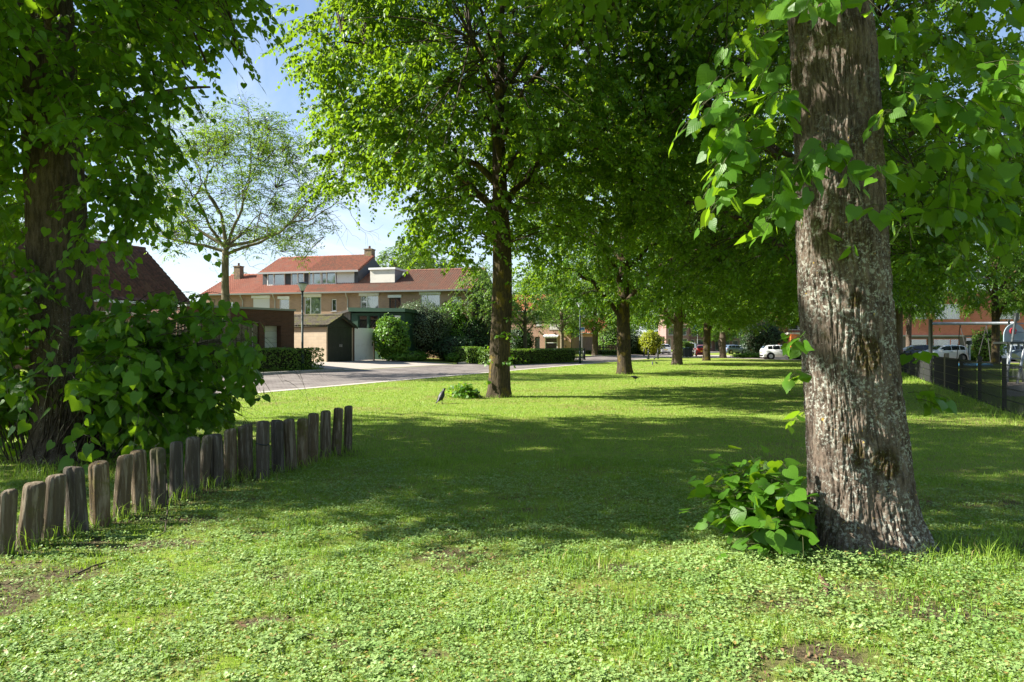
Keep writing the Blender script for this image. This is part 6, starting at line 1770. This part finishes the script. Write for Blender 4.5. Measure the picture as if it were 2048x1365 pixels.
V, polys, uv = place_leaves('lobed', P, D, Nn, r_.uniform(.008, .0235, len(P)) * np.repeat(1 + .35 * fbm(x * 2.6, y * 2.6, 8.0, 2), m_), r_)
tag(link('weeds', mesh_data('weeds', V, polys, M['weed_leaf'])), 'low pale green weeds carpeting the foreground', 'weeds', kind='stuff')

# dead leaves and crumbs of bark on the soil
x, y, d = sample_wedge(14000, 2.0, 8.5, 1.2, r=r_); so = soil_at(x, y); k = (r_.uniform(0, 1, len(x)) < .13 + .8 * so) & lawn_mask(x, y); x, y = x[k], y[k]
P = np.column_stack([x, y, zn(x, y) + r_.uniform(.003, .012, len(x))]); a = r_.uniform(0, 2 * pi, len(x))
V, polys, uv = place_leaves('narrow', P, np.column_stack([np.cos(a), np.sin(a), r_.normal(0, .15, len(x))]), np.array([0, 0, 1.0]) + r_.normal(0, .35, P.shape), r_.uniform(.012, .055, len(x)), r_)
tag(link('leaf_litter', mesh_data('leaf_litter', V, polys, M['litter'])), 'dry brown leaf litter and bark crumbs on the soil', 'leaf litter', kind='stuff')

# ------------------------------------------------------------------ camera, sun, sky
cam = bpy.data.cameras.new('camera'); cam.lens = 24.0; cam.sensor_width = 36.0; cam.clip_start = .05; cam.clip_end = 4000
cam.shift_y = (HY - 682.5) / 2048.0
co = bpy.data.objects.new('camera', cam); COL.objects.link(co); co.location = (0, 0, EYE); co.rotation_euler = (radians(90), 0, 0); scene.camera = co

SUN_EL, SUN_AZ = radians(36), radians(-91)          # azimuth from +y towards +x
sv = Vector((cos(SUN_EL) * sin(SUN_AZ), cos(SUN_EL) * cos(SUN_AZ), sin(SUN_EL)))
sl = bpy.data.lights.new('sun', 'SUN'); sl.energy = 5.0; sl.angle = radians(.53); sl.color = (1.0, .95, .84)
so_ = bpy.data.objects.new('sun', sl); COL.objects.link(so_); so_.rotation_euler = sv.to_track_quat('Z', 'Y').to_euler(); so_.location = (-30, 0, 40)

w = bpy.data.worlds.new('World'); scene.world = w; w.use_nodes = True; nt = w.node_tree; nt.nodes.clear()
out = nt.nodes.new('ShaderNodeOutputWorld'); bg = nt.nodes.new('ShaderNodeBackground'); sky = nt.nodes.new('ShaderNodeTexSky')
sky.sky_type = 'NISHITA'; sky.sun_disc = False; sky.sun_elevation = SUN_EL; sky.sun_rotation = SUN_AZ; sky.air_density = 1.0; sky.dust_density = 0.6; sky.ozone_density = 1.5
tc = nt.nodes.new('ShaderNodeTexCoord'); sp = nt.nodes.new('ShaderNodeSeparateXYZ'); nt.links.new(tc.outputs['Generated'], sp.inputs[0])
mz = nt.nodes.new('ShaderNodeMath'); mz.operation = 'MAXIMUM'; nt.links.new(sp.outputs[2], mz.inputs[0]); mz.inputs[1].default_value = .04
mp = nt.nodes.new('ShaderNodeMath'); mp.operation = 'ADD'; nt.links.new(mz.outputs[0], mp.inputs[0]); mp.inputs[1].default_value = .12
dv = nt.nodes.new('ShaderNodeVectorMath'); dv.operation = 'DIVIDE'; cb = nt.nodes.new('ShaderNodeCombineXYZ')
for q in range(3): nt.links.new(mp.outputs[0], cb.inputs[q])
nt.links.new(tc.outputs['Generated'], dv.inputs[0]); nt.links.new(cb.outputs[0], dv.inputs[1])
n1 = noise_tex(nt, dv.outputs[0], 1.15, 8, .62, (1.0, .55, 1.0), .6)
cl = ramp(nt, n1, .46, .78)
hz = ramp(nt, sp.outputs[2], .42, .0)
ad = nt.nodes.new('ShaderNodeMath'); ad.operation = 'MULTIPLY_ADD'; ad.use_clamp = True; nt.links.new(hz, ad.inputs[0]); ad.inputs[1].default_value = .55; nt.links.new(cl, ad.inputs[2])
fm_ = nt.nodes.new('ShaderNodeMath'); fm_.operation = 'MULTIPLY'; nt.links.new(ad.outputs[0], fm_.inputs[0]); fm_.inputs[1].default_value = .8
col = mixc(nt, fm_.outputs[0], sky.outputs[0], (4.6, 5.1, 5.8))
nt.links.new(col, bg.inputs[0]); bg.inputs[1].default_value = .068; nt.links.new(bg.outputs[0], out.inputs[0])

vs = scene.view_settings; vs.view_transform = 'Standard'; vs.look = 'None'; vs.exposure = 1.7; vs.gamma = 1.0
scene.render.engine = 'CYCLES'; cy = scene.cycles
cy.max_bounces = 6; cy.diffuse_bounces = 3; cy.glossy_bounces = 2; cy.transmission_bounces = 4; cy.transparent_max_bounces = 8; cy.caustics_reflective = False; cy.caustics_refractive = False
cy.sample_clamp_indirect = 6.0; cy.use_denoising = True; cy.denoiser = 'OPENIMAGEDENOISE'; cy.denoising_input_passes = 'RGB_ALBEDO_NORMAL'; cy.denoising_prefilter = 'ACCURATE'; cy.use_adaptive_sampling = False
scene.render.use_persistent_data = False
